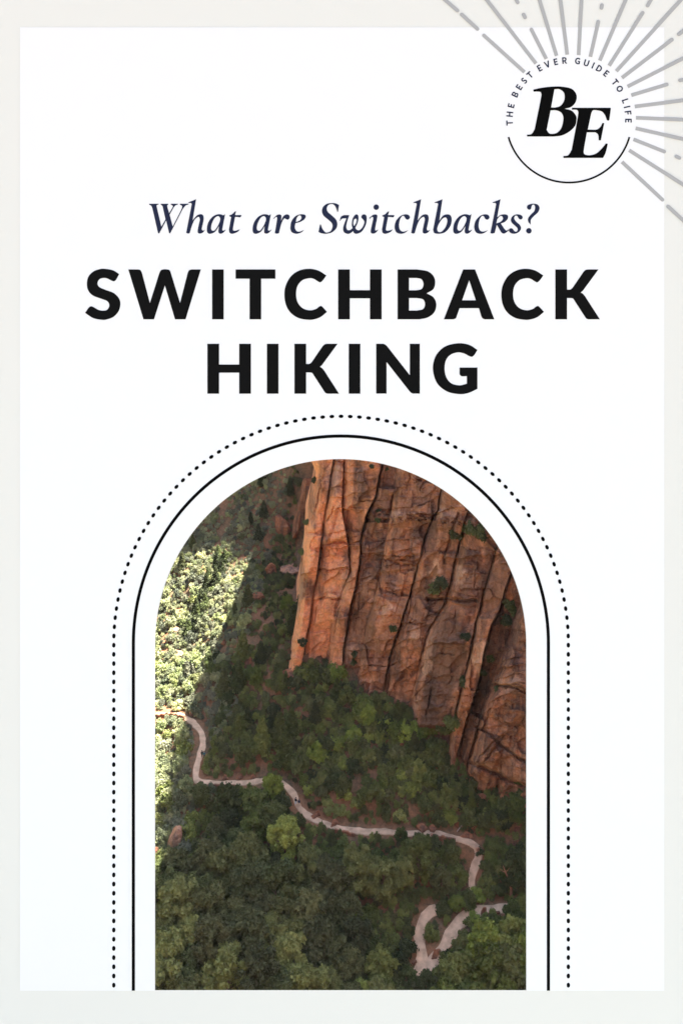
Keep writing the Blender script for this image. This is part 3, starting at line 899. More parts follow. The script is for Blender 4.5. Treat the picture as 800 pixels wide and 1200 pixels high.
# the same scrub goes on beyond what the arch frames
ox = rng.uniform(-400, 150, 70000); oy = rng.uniform(95, 720, 70000); oz = full_z(ox, oy)
occ = fbm(ox / 7, oy / 7, 3, 21)
for x, y, z, cc in zip(ox, oy, oz, occ):
    u = 400 + F * x / y; v = -F * z / y
    if 142 < u < 658 and 502 < v < 1228: continue
    if cc < -0.42 or (x > -13 and y > cliff_front(x) + 1.5) : continue
    s = R.uniform(0.55, 1.15)
    sun_tinted.append(x < -30); pts.append((x, y, z - 0.1)); rots.append((R.uniform(-0.15, 0.15), R.uniform(-0.15, 0.15), R.uniform(0, 6.28)))
    scls.append(s); idxs.append(R.randrange(0, 10))
print("scrub", len(pts))
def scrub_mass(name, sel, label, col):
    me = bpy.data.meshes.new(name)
    P_ = [p for p, d_ in zip(pts, sun_tinted) if d_ == sel]
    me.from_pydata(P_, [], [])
    a = me.attributes.new("rot", 'FLOAT_VECTOR', 'POINT'); a.data.foreach_set("vector", np.array([q for q, d_ in zip(rots, sun_tinted) if d_ == sel], np.float32).ravel())
    a = me.attributes.new("scl", 'FLOAT_VECTOR', 'POINT'); a.data.foreach_set("vector", np.array([(q, q, q * R.uniform(1.0, 1.6)) for q, d_ in zip(scls, sun_tinted) if d_ == sel], np.float32).ravel())
    a = me.attributes.new("pick", 'INT', 'POINT'); a.data.foreach_set("value", np.array([q for q, d_ in zip(idxs, sun_tinted) if d_ == sel], np.int32))
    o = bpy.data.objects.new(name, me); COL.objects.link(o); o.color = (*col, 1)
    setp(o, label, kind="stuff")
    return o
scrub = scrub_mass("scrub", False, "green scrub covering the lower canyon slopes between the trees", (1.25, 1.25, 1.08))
sun_tinted_scrub = scrub_mass("sun_tinted_scrub", True, "pale scrub, sunlight put into its colour, covering the left and far hillside", (2.2, 2.1, 2.7))  # greyer scrub whose colour also carries sunlight
ng = bpy.data.node_groups.new("scatter_scrub", 'GeometryNodeTree')
ng.interface.new_socket("Geometry", in_out='INPUT', socket_type='NodeSocketGeometry')
ng.interface.new_socket("Geometry", in_out='OUTPUT', socket_type='NodeSocketGeometry')
N = ng.nodes; Lk = ng.links
gi = N.new("NodeGroupInput"); go = N.new("NodeGroupOutput")
iop = N.new("GeometryNodeInstanceOnPoints")
jn = N.new("GeometryNodeJoinGeometry")
srcs = []
for kind in ('scrub', 'shrub'):
    for cr, tk, rad in protos[kind]:
        o = next((c for k_, c in tree_objs if c.data == cr), None)
        if o is None:
            p = hit(R.uniform(420, 540), R.uniform(860, 940), base_z)
            put_tree(kind, p.x, p.y, 0.9, 1, "between main trail and cliff", 'shrub', 1.0, True)
            # the chosen prototype must be this one
            tree_objs[-1][1].data = cr
            o = tree_objs[-1][1]
        srcs.append(o)
# Join Geometry reads its last link first: add in reverse so that the order is kept
for o in reversed(srcs):
    oi = N.new("GeometryNodeObjectInfo"); oi.transform_space = 'ORIGINAL'
    oi.inputs["Object"].default_value = o
    oi.inputs["As Instance"].default_value = True
    Lk.new(oi.outputs["Geometry"], jn.inputs[0])
def attr(nm, typ):
    n_ = N.new("GeometryNodeInputNamedAttribute"); n_.data_type = typ; n_.inputs["Name"].default_value = nm
    return n_.outputs["Attribute"]
Lk.new(gi.outputs[0], iop.inputs["Points"])
Lk.new(jn.outputs[0], iop.inputs["Instance"])
iop.inputs["Pick Instance"].default_value = True
Lk.new(attr("pick", 'INT'), iop.inputs["Instance Index"])
Lk.new(attr("rot", 'FLOAT_VECTOR'), iop.inputs["Rotation"])
Lk.new(attr("scl", 'FLOAT_VECTOR'), iop.inputs["Scale"])
Lk.new(iop.outputs[0], go.inputs[0])
for o_ in (scrub, sun_tinted_scrub):
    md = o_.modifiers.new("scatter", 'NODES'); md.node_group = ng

# ------------------------------------------------------------------ boulders, dead wood, walls
def boulder(u, v, wpx, hpx, label, mat=None, rz=None, deep=1.0, seed=None, lean=0.0):
    p = hit(u, v, base_z)
    y = p.y
    sx = wpx / F * y / 2; sz = hpx / F * y / 2
    sd_ = seed or R.randrange(9999)
    r = random.Random(sd_)
    bm = bmesh.new()
    bmesh.ops.create_icosphere(bm, subdivisions=4, radius=1)
    planes = [(Vector((r.gauss(0, 1), r.gauss(0, 1), r.gauss(0, 1))).normalized(), r.uniform(0.42, 0.78)) for _ in range(13)]
    for w in bm.verts:
        c = w.co.copy()
        for nn, dd in planes:
            e_ = c.dot(nn) - dd
            if e_ > 0: c -= nn * e_
        ns = float(fbm(np.array([c.x * 2.2 + sd_]), np.array([c.z * 3 + c.y * 2]), 3, 9)[0])
        c *= 1 + 0.16 * ns
        w.co = c
    me = bpy.data.meshes.new("boulder"); 
    for w in bm.verts:
        w.co = Vector((w.co.x * sx * 1.25 + lean * w.co.z * sz, w.co.y * sx * deep, w.co.z * sz * 1.25))
    bm.to_mesh(me); bm.free()
    me.materials.append(mat or M_rock)
    o = bpy.data.objects.new("boulder", me); COL.objects.link(o)
    o.location = (p.x, p.y, ground_at(p.x, p.y) + sz * 0.5)
    o.rotation_euler = (0, 0, R.uniform(-0.4, 0.4) if rz is None else rz)
    setp(o, label, "boulder", "boulders on the canyon slopes")
    return o
boulder(331, 626, 18, 34, "rounded orange boulder on the far hillside, left of the cliff top", deep=1.2)
boulder(347, 632, 11, 55, "tall narrow rock fin standing just left of the cliff", deep=1.5, lean=0.25)
boulder(358, 598, 14, 60, "upper rock fin pressed against the left side of the cliff", deep=1.5, lean=0.1)
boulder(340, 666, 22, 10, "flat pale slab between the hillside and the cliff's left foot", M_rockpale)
boulder(318, 673, 12, 16, "small orange rock below the flat pale slab")
boulder(300, 703, 16, 14, "red rock at the end of the hillside gully")
boulder(290, 778, 16, 12, "flat red slab in the scrub left of the cliff")
boulder(280, 786, 10, 9, "small red slab just below the flat red slab")
boulder(263, 752, 8, 6, "little red rock at the edge of the sunlight")
boulder(338, 800, 20, 18, "orange rock pile at the lowest tip of the cliff's left foot")
boulder(325, 846, 6, 7, "small rock in the scrub in the middle of the shaded slope")
boulder(311, 874, 11, 8, "pair-sized pink rock on the slope above the main trail")
boulder(343, 872, 9, 6, "pink slab right of the pair-sized pink rock")
boulder(296, 910, 6, 7, "upright stone standing on the upper edge of the main trail")
boulder(264, 910, 8, 7, "square red rock above the trail bend")
boulder(280, 909, 7, 5, "low red rock between the trail bend and the upright stone")
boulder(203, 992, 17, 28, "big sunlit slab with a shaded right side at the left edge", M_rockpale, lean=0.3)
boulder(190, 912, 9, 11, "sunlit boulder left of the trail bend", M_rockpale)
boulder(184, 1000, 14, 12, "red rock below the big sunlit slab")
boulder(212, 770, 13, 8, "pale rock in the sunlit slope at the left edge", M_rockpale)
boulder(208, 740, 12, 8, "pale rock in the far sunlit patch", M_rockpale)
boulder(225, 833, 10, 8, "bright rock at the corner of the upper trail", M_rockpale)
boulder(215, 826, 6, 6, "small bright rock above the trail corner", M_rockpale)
boulder(369, 957, 8, 7, "round pink rock on the inner side of the hikers' bend")
boulder(373, 951, 6, 6, "small rock above the round pink rock")
boulder(392, 964, 11, 8, "wide red boulder on the upper edge of the main trail")
boulder(493, 970, 11, 9, "red block above the right half of the main trail")
boulder(507, 969, 10, 9, "second red block above the right half of the main trail")
boulder(546, 977, 13, 7, "rough red block at the foot of the rubble chute")
boulder(556, 968, 8, 7, "red block in the middle of the rubble chute")
boulder(566, 1072, 7, 14, "upright red stone at the edge of the lowest trail")
boulder(509, 1122, 10, 10, "orange rock between the switchback and the lowest trail")
boulder(514, 1116, 8, 7, "smaller orange rock above the orange rock by the switchback")
boulder(560, 1000, 7, 8, "grey-pink rock at the right end of the main trail", M_rockpale)
boulder(431, 807, 9, 14, "small stacked rock at the foot of the middle columns")
boulder(456, 826, 8, 11, "round rock at the foot of the long crack")

for k_, (u_, v_) in enumerate([(345,812),(372,800),(398,800),(424,832),(441,846),(458,868),(472,874),(488,892),(507,898),(524,906),(536,926),(548,948),(556,960),(571,966),(588,962),(604,952),(430,838),(515,903),(562,972),(540,962)]):
    boulder(u_, v_, R.uniform(5, 13), R.uniform(4, 9), ("broken red block in the scree " + ("below the left columns" if u_ < 400 else "below the middle columns" if u_ < 480 else "below the dark face" if u_ < 530 else "below the right slab") + (", larger one" if k_ % 2 else ", smaller one")))
def stone_wall(px, h, label):
    pts = resample([hit(u, v, base_z) for u, v in px], 0.6)
    V, Fc = [], []
    def box(c, sx, sy, sz, rz):
        o = len(V)
        for dz in (-1, 1):
            for dx, dy in ((-1, -1), (1, -1), (1, 1), (-1, 1)):
                k = 1 - 0.12 * (dz > 0)
                x_ = dx * sx * k * R.uniform(0.85, 1.05); y_ = dy * sy * k * R.uniform(0.85, 1.05)
                V.append((c[0] + x_ * math.cos(rz) - y_ * math.sin(rz), c[1] + x_ * math.sin(rz) + y_ * math.cos(rz), c[2] + dz * sz))
        for f in ((0, 3, 2, 1), (4, 5, 6, 7), (0, 1, 5, 4), (1, 2, 6, 5), (2, 3, 7, 6), (3, 0, 4, 7)):
            Fc.append(tuple(i + o for i in f))
    for i in range(len(pts) - 1):
        a, b = pts[i], pts[i + 1]
        rz = math.atan2(b.y - a.y, b.x - a.x)
        z = ground_at(a.x, a.y)
        k = 0; zz = z - 0.25
        while zz < z + h:
            hh = R.uniform(0.14, 0.24)
            off = R.uniform(-0.05, 0.05)
            m = a.lerp(b, 0.5 + R.uniform(-0.1, 0.1))
            box((m.x - math.sin(rz) * off, m.y + math.cos(rz) * off, zz + hh), (b - a).length * R.uniform(0.48, 0.6) + 0.05, 0.22, hh * 0.97, rz + R.uniform(-0.08, 0.08))
            zz += 2 * hh
    o = mesh_obj("retaining_wall", V, Fc, M_rock)
    setp(o, label, "stone wall")
stone_wall([(392,976),(402,979),(415,982)], 0.5, "low red stone wall under the middle of the main trail")
stone_wall([(505,984),(520,989),(533,990)], 0.6, "low red stone wall under the right half of the main trail")
stone_wall([(232,924),(250,923),(275,923)], 0.35, "low stone edge under the left part of the main trail")
stone_wall([(478,1143),(483,1134),(487,1128)], 0.7, "short slanting stone kerb at the lowest turn of the switchback")
stone_wall([(566,1072),(576,1073),(585,1070)], 0.4, "low stone edge along the lowest trail at the right")
stone_wall([(182,842),(200,840),(216,845)], 0.8, "shaded stone wall under the trail at the left edge")

# bare dead tree right of the switchback
def dead_tree(u, v, hpx):
    p = hit(u, v, base_z); h = hpx / F * p.y
    V, Fc = [], []
    def add(v_, f_):
        o = len(V); V.extend(v_); Fc.extend([tuple(i + o for i in q) for q in f_])
    b = [Vector((0, 0, -0.5)), Vector((0.1, 0, h * .3)), Vector((-0.25, 0, h * .55)), Vector((-1.0, 0.1, h * .8)), Vector((-1.5, 0, h))]
    add(*tube(b, [.30, .24, .20, .15, .05], 8))
    for s, e in ((2, Vector((0.9, 0.2, h * .75))), (3, Vector((-0.3, -0.3, h * .98))), (3, Vector((-2.1, 0.2, h * .88)))):
        add(*tube([b[s], b[s].lerp(e, .5) + Vector((0, 0, -.1)), e], [.09, .06, .03], 5))
    o = mesh_obj("dead_tree", V, Fc, M_dead)
    o.location = (p.x, p.y, ground_at(p.x, p.y))
    setp(o, "bare reddish dead trunk rising from the thicket right of the switchbacks", "dead tree")
dead_tree(598, 1052, 40)
def log(u0, v0, u1, v1, r0, label):
    a = hit(u0, v0, base_z); b = hit(u1, v1, base_z)
    a.z = ground_at(a.x, a.y) + 0.25; b.z = ground_at(b.x, b.y) + 0.5
    V, Fc = tube([a, a.lerp(b, .4) + Vector((0, 0, .35)), b], [r0, r0 * .8, r0 * .3], 7)
    o = mesh_obj("fallen_log", V, Fc, plain("weathered_wood", (0.42, 0.33, 0.27), 0.9, 0.05, 0.2, 3))
    setp(o, label, "fallen log")
log(548, 956, 560, 950, 0.16, "pale fallen log lying across the top of the rubble chute")
log(535, 971, 556, 955, 0.10, "thin dark branch lying along the left side of the rubble chute")

# ------------------------------------------------------------------ hikers
def person(u, v, face, shirt, legs, label, stride=0.25, group=None):
    p = hit(u, v, lambda a_, b_: base_z(a_, b_))
    j = allt[((allt[:, 0] - p.x) ** 2 + (allt[:, 1] - p.y) ** 2).argmin()]
    z = max(ground_at(p.x, p.y), j[2] + 0.06)
    e = empty("person", (p.x, p.y, z), face)
    vs_ = [(0, 0, .96), (0, 0, 1.18), (0, .01, 1.40), (0, 0, 1.50), (0, .02, 1.60), (0, .02, 1.70),
           (.19, 0, 1.42), (.25, .06, 1.15), (.24, .20, .95), (-.19, 0, 1.42), (-.25, -.06, 1.15), (-.24, .04, .92),
           (.10, 0, .90), (.11, stride * .5, .50), (.11, stride * .9, .08), (.11, stride + .14, .04),
           (-.10, 0, .90), (-.11, -stride * .2, .50), (-.11, -stride, .10), (-.11, -stride + .13, .04)]
    ed = [(0, 1), (1, 2), (2, 3), (3, 4), (4, 5), (2, 6), (6, 7), (7, 8), (2, 9), (9, 10), (10, 11),
          (0, 12), (12, 13), (13, 14), (14, 15), (0, 16), (16, 17), (17, 18), (18, 19)]
    rad = [.15, .14, .16, .06, .10, .09, .07, .05, .035, .07, .05, .035, .10, .07, .045, .04, .10, .07, .045, .04]
    me = bpy.data.meshes.new("body")
    me.from_pydata(vs_, ed, [])
    o = bpy.data.objects.new("body", me); COL.objects.link(o)
    m1 = o.modifiers.new("s", 'SKIN'); m2 = o.modifiers.new("d", 'SUBSURF'); m2.levels = 1; m2.render_levels = 1
    for i, r_ in enumerate(rad): me.skin_vertices[0].data[i].radius = (r_, r_ * 0.85)
    me.skin_vertices[0].data[0].use_root = True
    dg = bpy.context.evaluated_depsgraph_get()
    dg.update()
    nm = bpy.data.meshes.new_from_object(o.evaluated_get(dg))
    o.modifiers.clear(); o.data = nm
    nm.name = "body"
    nm.materials.clear()
    for m in (M_skin, M_skin): nm.materials.append(m)
    o.parent = e
    # clothing shells follow the body
    def shell(name, lo, hi, grow, mat):
        bm = bmesh.new(); bm.from_mesh(nm)
        bmesh.ops.recalc_face_normals(bm, faces=bm.faces)
        bm.normal_update()
        dele = [f for f in bm.faces if not (lo < f.calc_center_median().z < hi)]
        bmesh.ops.delete(bm, geom=dele, context='FACES')
        for w in bm.verts: w.co += w.normal * grow
        m_ = bpy.data.meshes.new(name); bm.to_mesh(m_); bm.free()
        for pp in m_.polygons: pp.material_index = 0
        m_.materials.clear(); m_.materials.append(mat)
        s_ = bpy.data.objects.new(name, m_); COL.objects.link(s_); s_.parent = e
    shell("shirt", 1.0, 1.50, .02, shirt)
    shell("trousers", 0.35, 1.0, .015, legs)
    bm = bmesh.new(); bmesh.ops.create_uvsphere(bm, u_segments=14, v_segments=10, radius=.115)
    for w in bm.verts: w.co.z *= 1.05; w.co += Vector((0, -.01, 1.69))
    hm = bpy.data.meshes.new("hair"); bm.to_mesh(hm); bm.free(); hm.materials.append(M_hair)
    h_ = bpy.data.objects.new("hair", hm); COL.objects.link(h_); h_.parent = e
    setp(e, label, "person", group)
M_skin = plain("skin", (0.48, 0.30, 0.21), 0.6)
M_hair = plain("dark_hair", (0.03, 0.022, 0.018), 0.7)
M_black = plain("black_cloth", (0.018, 0.02, 0.022), 0.8)
M_navy = plain("navy_cloth", (0.03, 0.04, 0.07), 0.8)
M_pale = plain("pale_blue_denim", (0.40, 0.50, 0.58), 0.8)
M_teal = plain("teal_cloth", (0.03, 0.13, 0.16), 0.8)
M_sand = plain("sand_cloth", (0.42, 0.33, 0.26), 0.8)
person(346.6, 946, 2.6, M_black, M_pale, "left hiker of the pair on the main trail, black top and pale blue trousers")
person(350.3, 946, 2.8, M_navy, M_sand, "right hiker of the pair on the main trail, dark top and sand trousers")
person(236.8, 887, 0.2, M_black, M_black, "hiker all in black on the narrow upper stretch of trail")
person(239.4, 887, 0.1, M_teal, M_black, "hiker in a teal top beside the one in black on the upper stretch")

# ------------------------------------------------------------------ viewpoint: rock ledge and the printed display board
BY = 1.76                        # board distance; one picture pixel is BY/F metres there
K = BY / F
M_ledge = plain("ledge_rock", (0.15, 0.147, 0.126), 0.9, 0.1, 0.2, 2.0, 0.5)
lx = np.linspace(-9, 9, 90); ly = np.concatenate([np.linspace(-14, 1.2, 60), np.linspace(1.25, 1.9, 14)])
LX, LY = np.meshgrid(lx, ly)
LZ = -2.256 + fbm(LX / 1.7, LY / 1.7, 4, 77) * 0.05 * sm(0.25, 1.6, np.abs(LY - 1.75) + np.maximum(0, np.abs(LX) - .8))
top = np.stack([LX, LY, LZ], -1)
rows = [top]
for k in range(1, 9):
    e = top[-1].copy(); e[:, 2] -= k * 1.6; e[:, 1] -= 0.02 * k + 0.25 * np.abs(fbm(e[:, 0] / 1.5, e[:, 2] / 1.5, 3, 50))
    rows.append(e[None])
allr = np.concatenate(rows, 0)
lm = quads_mesh("rock_ledge", allr.reshape(-1, 3), grid_quads(allr.shape[0], allr.shape[1]), M_ledge, True)
lo = bpy.data.objects.new("rock_ledge", lm); COL.objects.link(lo)
setp(lo, "sandstone ledge under the display board", kind="structure")

M_panel = plain("cream_panel", (0.60, 0.595, 0.555), 0.75, 0.1)
M_sheet = plain("white_print", (0.66, 0.66, 0.655), 0.75, 0.1)
M_ink = plain("black_ink", (0.004, 0.004, 0.004), 0.9, 0.0)
M_title = plain("charcoal_ink", (0.0065, 0.0065, 0.0065), 0.9, 0.0)
M_navyink = plain("navy_ink", (0.018, 0.022, 0.046), 0.9, 0.0)
M_rayink = plain("grey_ink", (0.325, 0.325, 0.32), 0.9, 0.0)
M_metal = plain("galvanised_steel", (0.45, 0.45, 0.45), 0.45, 0.5)

def cat_rom(s, ox, oy, sc_):
    """'x,y!' marks a corner; the others are rounded"""
    pts = []
    for t in s.split():
        c = t.endswith('!')
        a, b = t.rstrip('!').split(',')
        pts.append((ox + float(a) / sc_, oy + float(b) / sc_, c))
    n_ = len(pts); out = []
    for i in range(n_):
        p0, p1, p2, p3 = pts[i - 1], pts[i], pts[(i + 1) % n_], pts[(i + 2) % n_]
        out.append((p1[0], p1[1]))
        if p1[2] and p2[2]: continue
        a = p1 if p1[2] else p0
        d = p2 if p2[2] else p3
        t1 = ((p2[0] - a[0]) / (1 if p1[2] else 2), (p2[1] - a[1]) / (1 if p1[2] else 2))
        t2 = ((d[0] - p1[0]) / (1 if p2[2] else 2), (d[1] - p1[1]) / (1 if p2[2] else 2))
        L = math.dist(p1[:2], p2[:2])
        for t_ in (t1, t2): pass
        def lim(t_):
            l = math.hypot(*t_) or 1
            k = min(1, 1.25 * L / l)
            return (t_[0] * k, t_[1] * k)
        t1, t2 = lim(t1), lim(t2)
        for q in range(1, 6):
            t = q / 6
            h1 = 2 * t ** 3 - 3 * t ** 2 + 1; h2 = -2 * t ** 3 + 3 * t ** 2; h3 = t ** 3 - 2 * t ** 2 + t; h4 = t ** 3 - t ** 2
            out.append((h1 * p1[0] + h2 * p2[0] + h3 * t1[0] + h4 * t2[0], h1 * p1[1] + h2 * p2[1] + h3 * t1[1] + h4 * t2[1]))
    return out

def plate(name, loops, mat, parent, y_front, y_back, res=True):
    """flat cut-out plate from closed picture-pixel loops (holes by even-odd), between two depths"""
    cu = bpy.data.curves.new(name, 'CURVE')
    cu.dimensions = '2D'; cu.fill_mode = 'BOTH'
    cu.extrude = abs(y_back - y_front) / 2
    for lp in loops:
        s = cu.splines.new('POLY')
        s.points.add(len(lp) - 1)
        for q, (a, b) in zip(s.points, lp): q.co = ((a - 400) * K, -b * K, 0, 1)
        s.use_cyclic_u = True
    tmp = bpy.data.objects.new(name, cu)
    COL.objects.link(tmp)
    dg = bpy.context.evaluated_depsgraph_get(); dg.update()
    me_ = bpy.data.meshes.new_from_object(tmp.evaluated_get(dg))
    bpy.data.objects.remove(tmp); bpy.data.curves.remove(cu)
    me_.name = name
    me_.transform(Matrix.Rotation(math.radians(90), 4, 'X'))
    ymid = (y_front + y_back) / 2
    me_.transform(Matrix.Translation((0, ymid - BY, BASEZ * -1)))
    me_.materials.clear(); me_.materials.append(mat)
    for p_ in me_.polygons: p_.material_index = 0
    o = bpy.data.objects.new(name, me_); COL.objects.link(o)
    if parent: o.parent = parent
    return o

BASEZ = -2.252
board = empty("display_board", (0, BY, BASEZ))
setp(board, "white display board about switchback hiking with an arched opening on to the canyon", "display board")
def arch(cx, cy, r, yb, n_=96, grow=0.0):
    pts_ = [(cx - r, yb)]
    for i in range(n_ + 1):
        w = math.pi * i / n_
        pts_.append((cx - r * math.cos(w), cy - r * math.sin(w)))
    pts_.append((cx + r, yb))
    return pts_
def rect(a, b, c, d): return [(a, b), (c, b), (c, d), (a, d)]
# panel: aluminium sheet 2 mm; white printed sheet 0.6 mm proud of it; inks 0.3 mm proud of that
AR = arch(399, 755, 217, 1160.3)
plate("panel", [rect(-45, -45, 845, 1245), AR], M_panel, board, BY, BY + 0.002)
for w_ in board.children[0].data.vertices:
    if w_.co.y > 0.0015 and abs(w_.co.x) < 0.5 and 0.46 < w_.co.z < 1.9:
        uu_, vv_ = 400 + w_.co.x / K, -(w_.co.z + BASEZ) / K
        if vv_ < 754.5:
            q_ = Vector((uu_ - 399, 0, vv_ - 755)).normalized()
            w_.co.x += q_.x * 0.003; w_.co.z -= q_.z * 0.003
        else:
            w_.co.x += math.copysign(0.003, uu_ - 399)
            if vv_ > 1150: w_.co.z -= 0.003
plate("printed_sheet", [rect(24, 32, 777.5, 1160.6) [:2] + [(777.5, 1160.6), (617, 1160.6)] + [(p_[0] + (1 if p_[0] > 399 else -1) * 0.4, p_[1]) for p_ in reversed([(181.6, 1160.6)] + arch(399, 755, 217.3, 1160.6)[1:-1] + [(616.4, 1160.6)])] + [(181, 1160.6), (24, 1160.6)]],
      M_sheet, board, BY - 0.0006, BY - 0.0001)
ink0, ink1 = BY - 0.0010, BY - 0.0007
# arch line
def band_arch(cx, cy, r, w, yb):
    o_ = arch(cx, cy, r + w / 2, yb); i_ = arch(cx, cy, r - w / 2, yb)
    return o_ + i_[::-1]
plate("arch_line", [band_arch(399.3, 753.5, 242.7, 3.6, 1160.3)], M_ink, board, ink0, ink1)
# dotted arch line
dots = []
cx_, cy_, r_ = 399.5, 753.5, 265.8
tot = 2 * (1154 - cy_) + math.pi * r_
nd = 152
for i in range(nd + 1):
    s = tot * i / nd
    st = 1154 - cy_
    if s < st: x_, y_, a_ = cx_ - r_, 1154 - s, math.pi / 2
    elif s < st + math.pi * r_:
        w = (s - st) / r_; x_, y_ = cx_ - r_ * math.cos(w), cy_ - r_ * math.sin(w); a_ = math.pi / 2 - w
    else: x_, y_, a_ = cx_ + r_, cy_ + (s - st - math.pi * r_), math.pi / 2
    lp = []
    for k in range(14):
        w = 2 * math.pi * k / 14
        dx = 2.55 * math.cos(w); dy = 1.95 * math.sin(w)
        dx += 0.25 * math.copysign(1, math.cos(w)) if abs(math.cos(w)) > .01 else 0
        lp.append((x_ + dx * math.cos(a_) + dy * math.sin(a_), y_ - dx * math.sin(a_) + dy * math.cos(a_)))
    dots.append(lp)
plate("dotted_arch_line", dots, M_ink, board, ink0, ink1)

# lettering ---------------------------------------------------------------
T = {}   # heavy sans, in picture pixels relative to (0, cap top) ... built from traced outlines
def G(s, ox, oy, sc_): return cat_rom(s, ox, oy, sc_)
z = 6.6667; y1 = 305
heavy = {
 'S': [G("333,107! 310,150 292,163 268,155 240,141 212,137 180,147 164,178 178,208 225,230 290,255 332,298 342,342 330,395 290,440 240,460 200,464 130,450 68,410! 95,370 113,359 135,366 170,386 205,393 240,385 257,350 240,318 195,300 130,275 95,240 82,190 92,130 130,88 180,69 220,66 285,78", 90, y1, z)],
 'W': [G("405,71! 480,71! 498,76 510,95! 573,333! 648,95! 660,76 682,70! 703,70! 725,76 735,95! 808,333! 868,98! 878,78 898,71! 970,71! 851,460! 769,460! 690,195! 605,460! 523,460!", 90, y1, z)],
 'I': [G("325,71! 415,71! 415,460! 325,460!", 200, y1, z)],
 'T': [G("508,71! 818,71! 818,143! 707,143! 707,460! 617,460! 617,143! 508,143!", 200, y1, z)],
 'C': [G("482,118! 455,155 435,171 415,163 385,145 350,139 295,155 257,200 246,262 257,325 295,372 350,390 400,380 425,362 445,358 487,402! 440,440 395,458 345,464 265,450 200,405 165,340 155,262 168,190 210,120 275,78 350,66 420,80", 310, y1, z)],
 'H': [G("574,71! 665,71! 665,233! 822,233! 822,71! 913,71! 913,460! 822,460! 822,296! 665,296! 665,460! 574,460!", 310, y1, z)],
 'B': [G("304,71! 455,71! 540,86 585,125 597,175 582,225 530,257! 585,290 606,345 590,405 540,445 475,460! 304,460!", 420, y1, z),
       G("393,137! 450,137! 490,147 506,185 492,223 450,234! 393,234!", 420, y1, z), G("393,294! 455,294! 503,305 518,342 503,380 455,392! 393,392!", 420, y1, z)],
 'A': [G("215,71! 308,71! 458,460! 382,460! 366,452 357,438! 338,373! 187,373! 165,436! 158,452 140,460! 65,460!", 510, y1, z), G("262,155! 314,312! 207,312!", 510, y1, z)],
 'K': [G("334,71! 425,71! 425,228! 450,228 468,215! 555,88! 570,75 588,71! 670,71! 555,228! 545,240 532,250! 550,262 567,282! 681,460! 592,460! 577,455 568,445! 482,312! 472,298 455,294! 425,294! 425,460! 334,460!", 600, y1, z)],
}
z2 = 4.7059
heavyN = [G("191,60! 230,60! 240,64 250,72! 376,233! 376,60! 431,60! 431,334! 393,334! 384,330 375,322! 248,160! 248,334! 191,334!", 400, 390, z2)]
heavyG = [G("748,94! 730,122 717,131 700,126 675,113 640,107 600,120 575,150 567,197 577,245 605,278 650,289 690,280! 690,238! 660,238 650,228! 650,191! 748,191! 748,308! 700,330 650,337 580,322 525,275 503,197 520,125 570,75 645,57 705,67", 400, 390, z2)]
def sh(loops, dx, dy): return [[(a + dx, b + dy) for a, b in lp] for lp in loops]
def letter(loops, mat): plate("letter", loops, mat, board, ink0, ink1)
for ch in 'SWITCHBAK': letter(heavy[ch], M_title)
letter(sh(heavy['C'], 253.7, 0), M_title)
for ch, dx in (('H', -152.9), ('I', 64.1), ('K', -305.1), ('I', 159.75)): letter(sh(heavy[ch], dx, 87.1), M_title)
letter(heavyN, M_title); letter(heavyG, M_title)

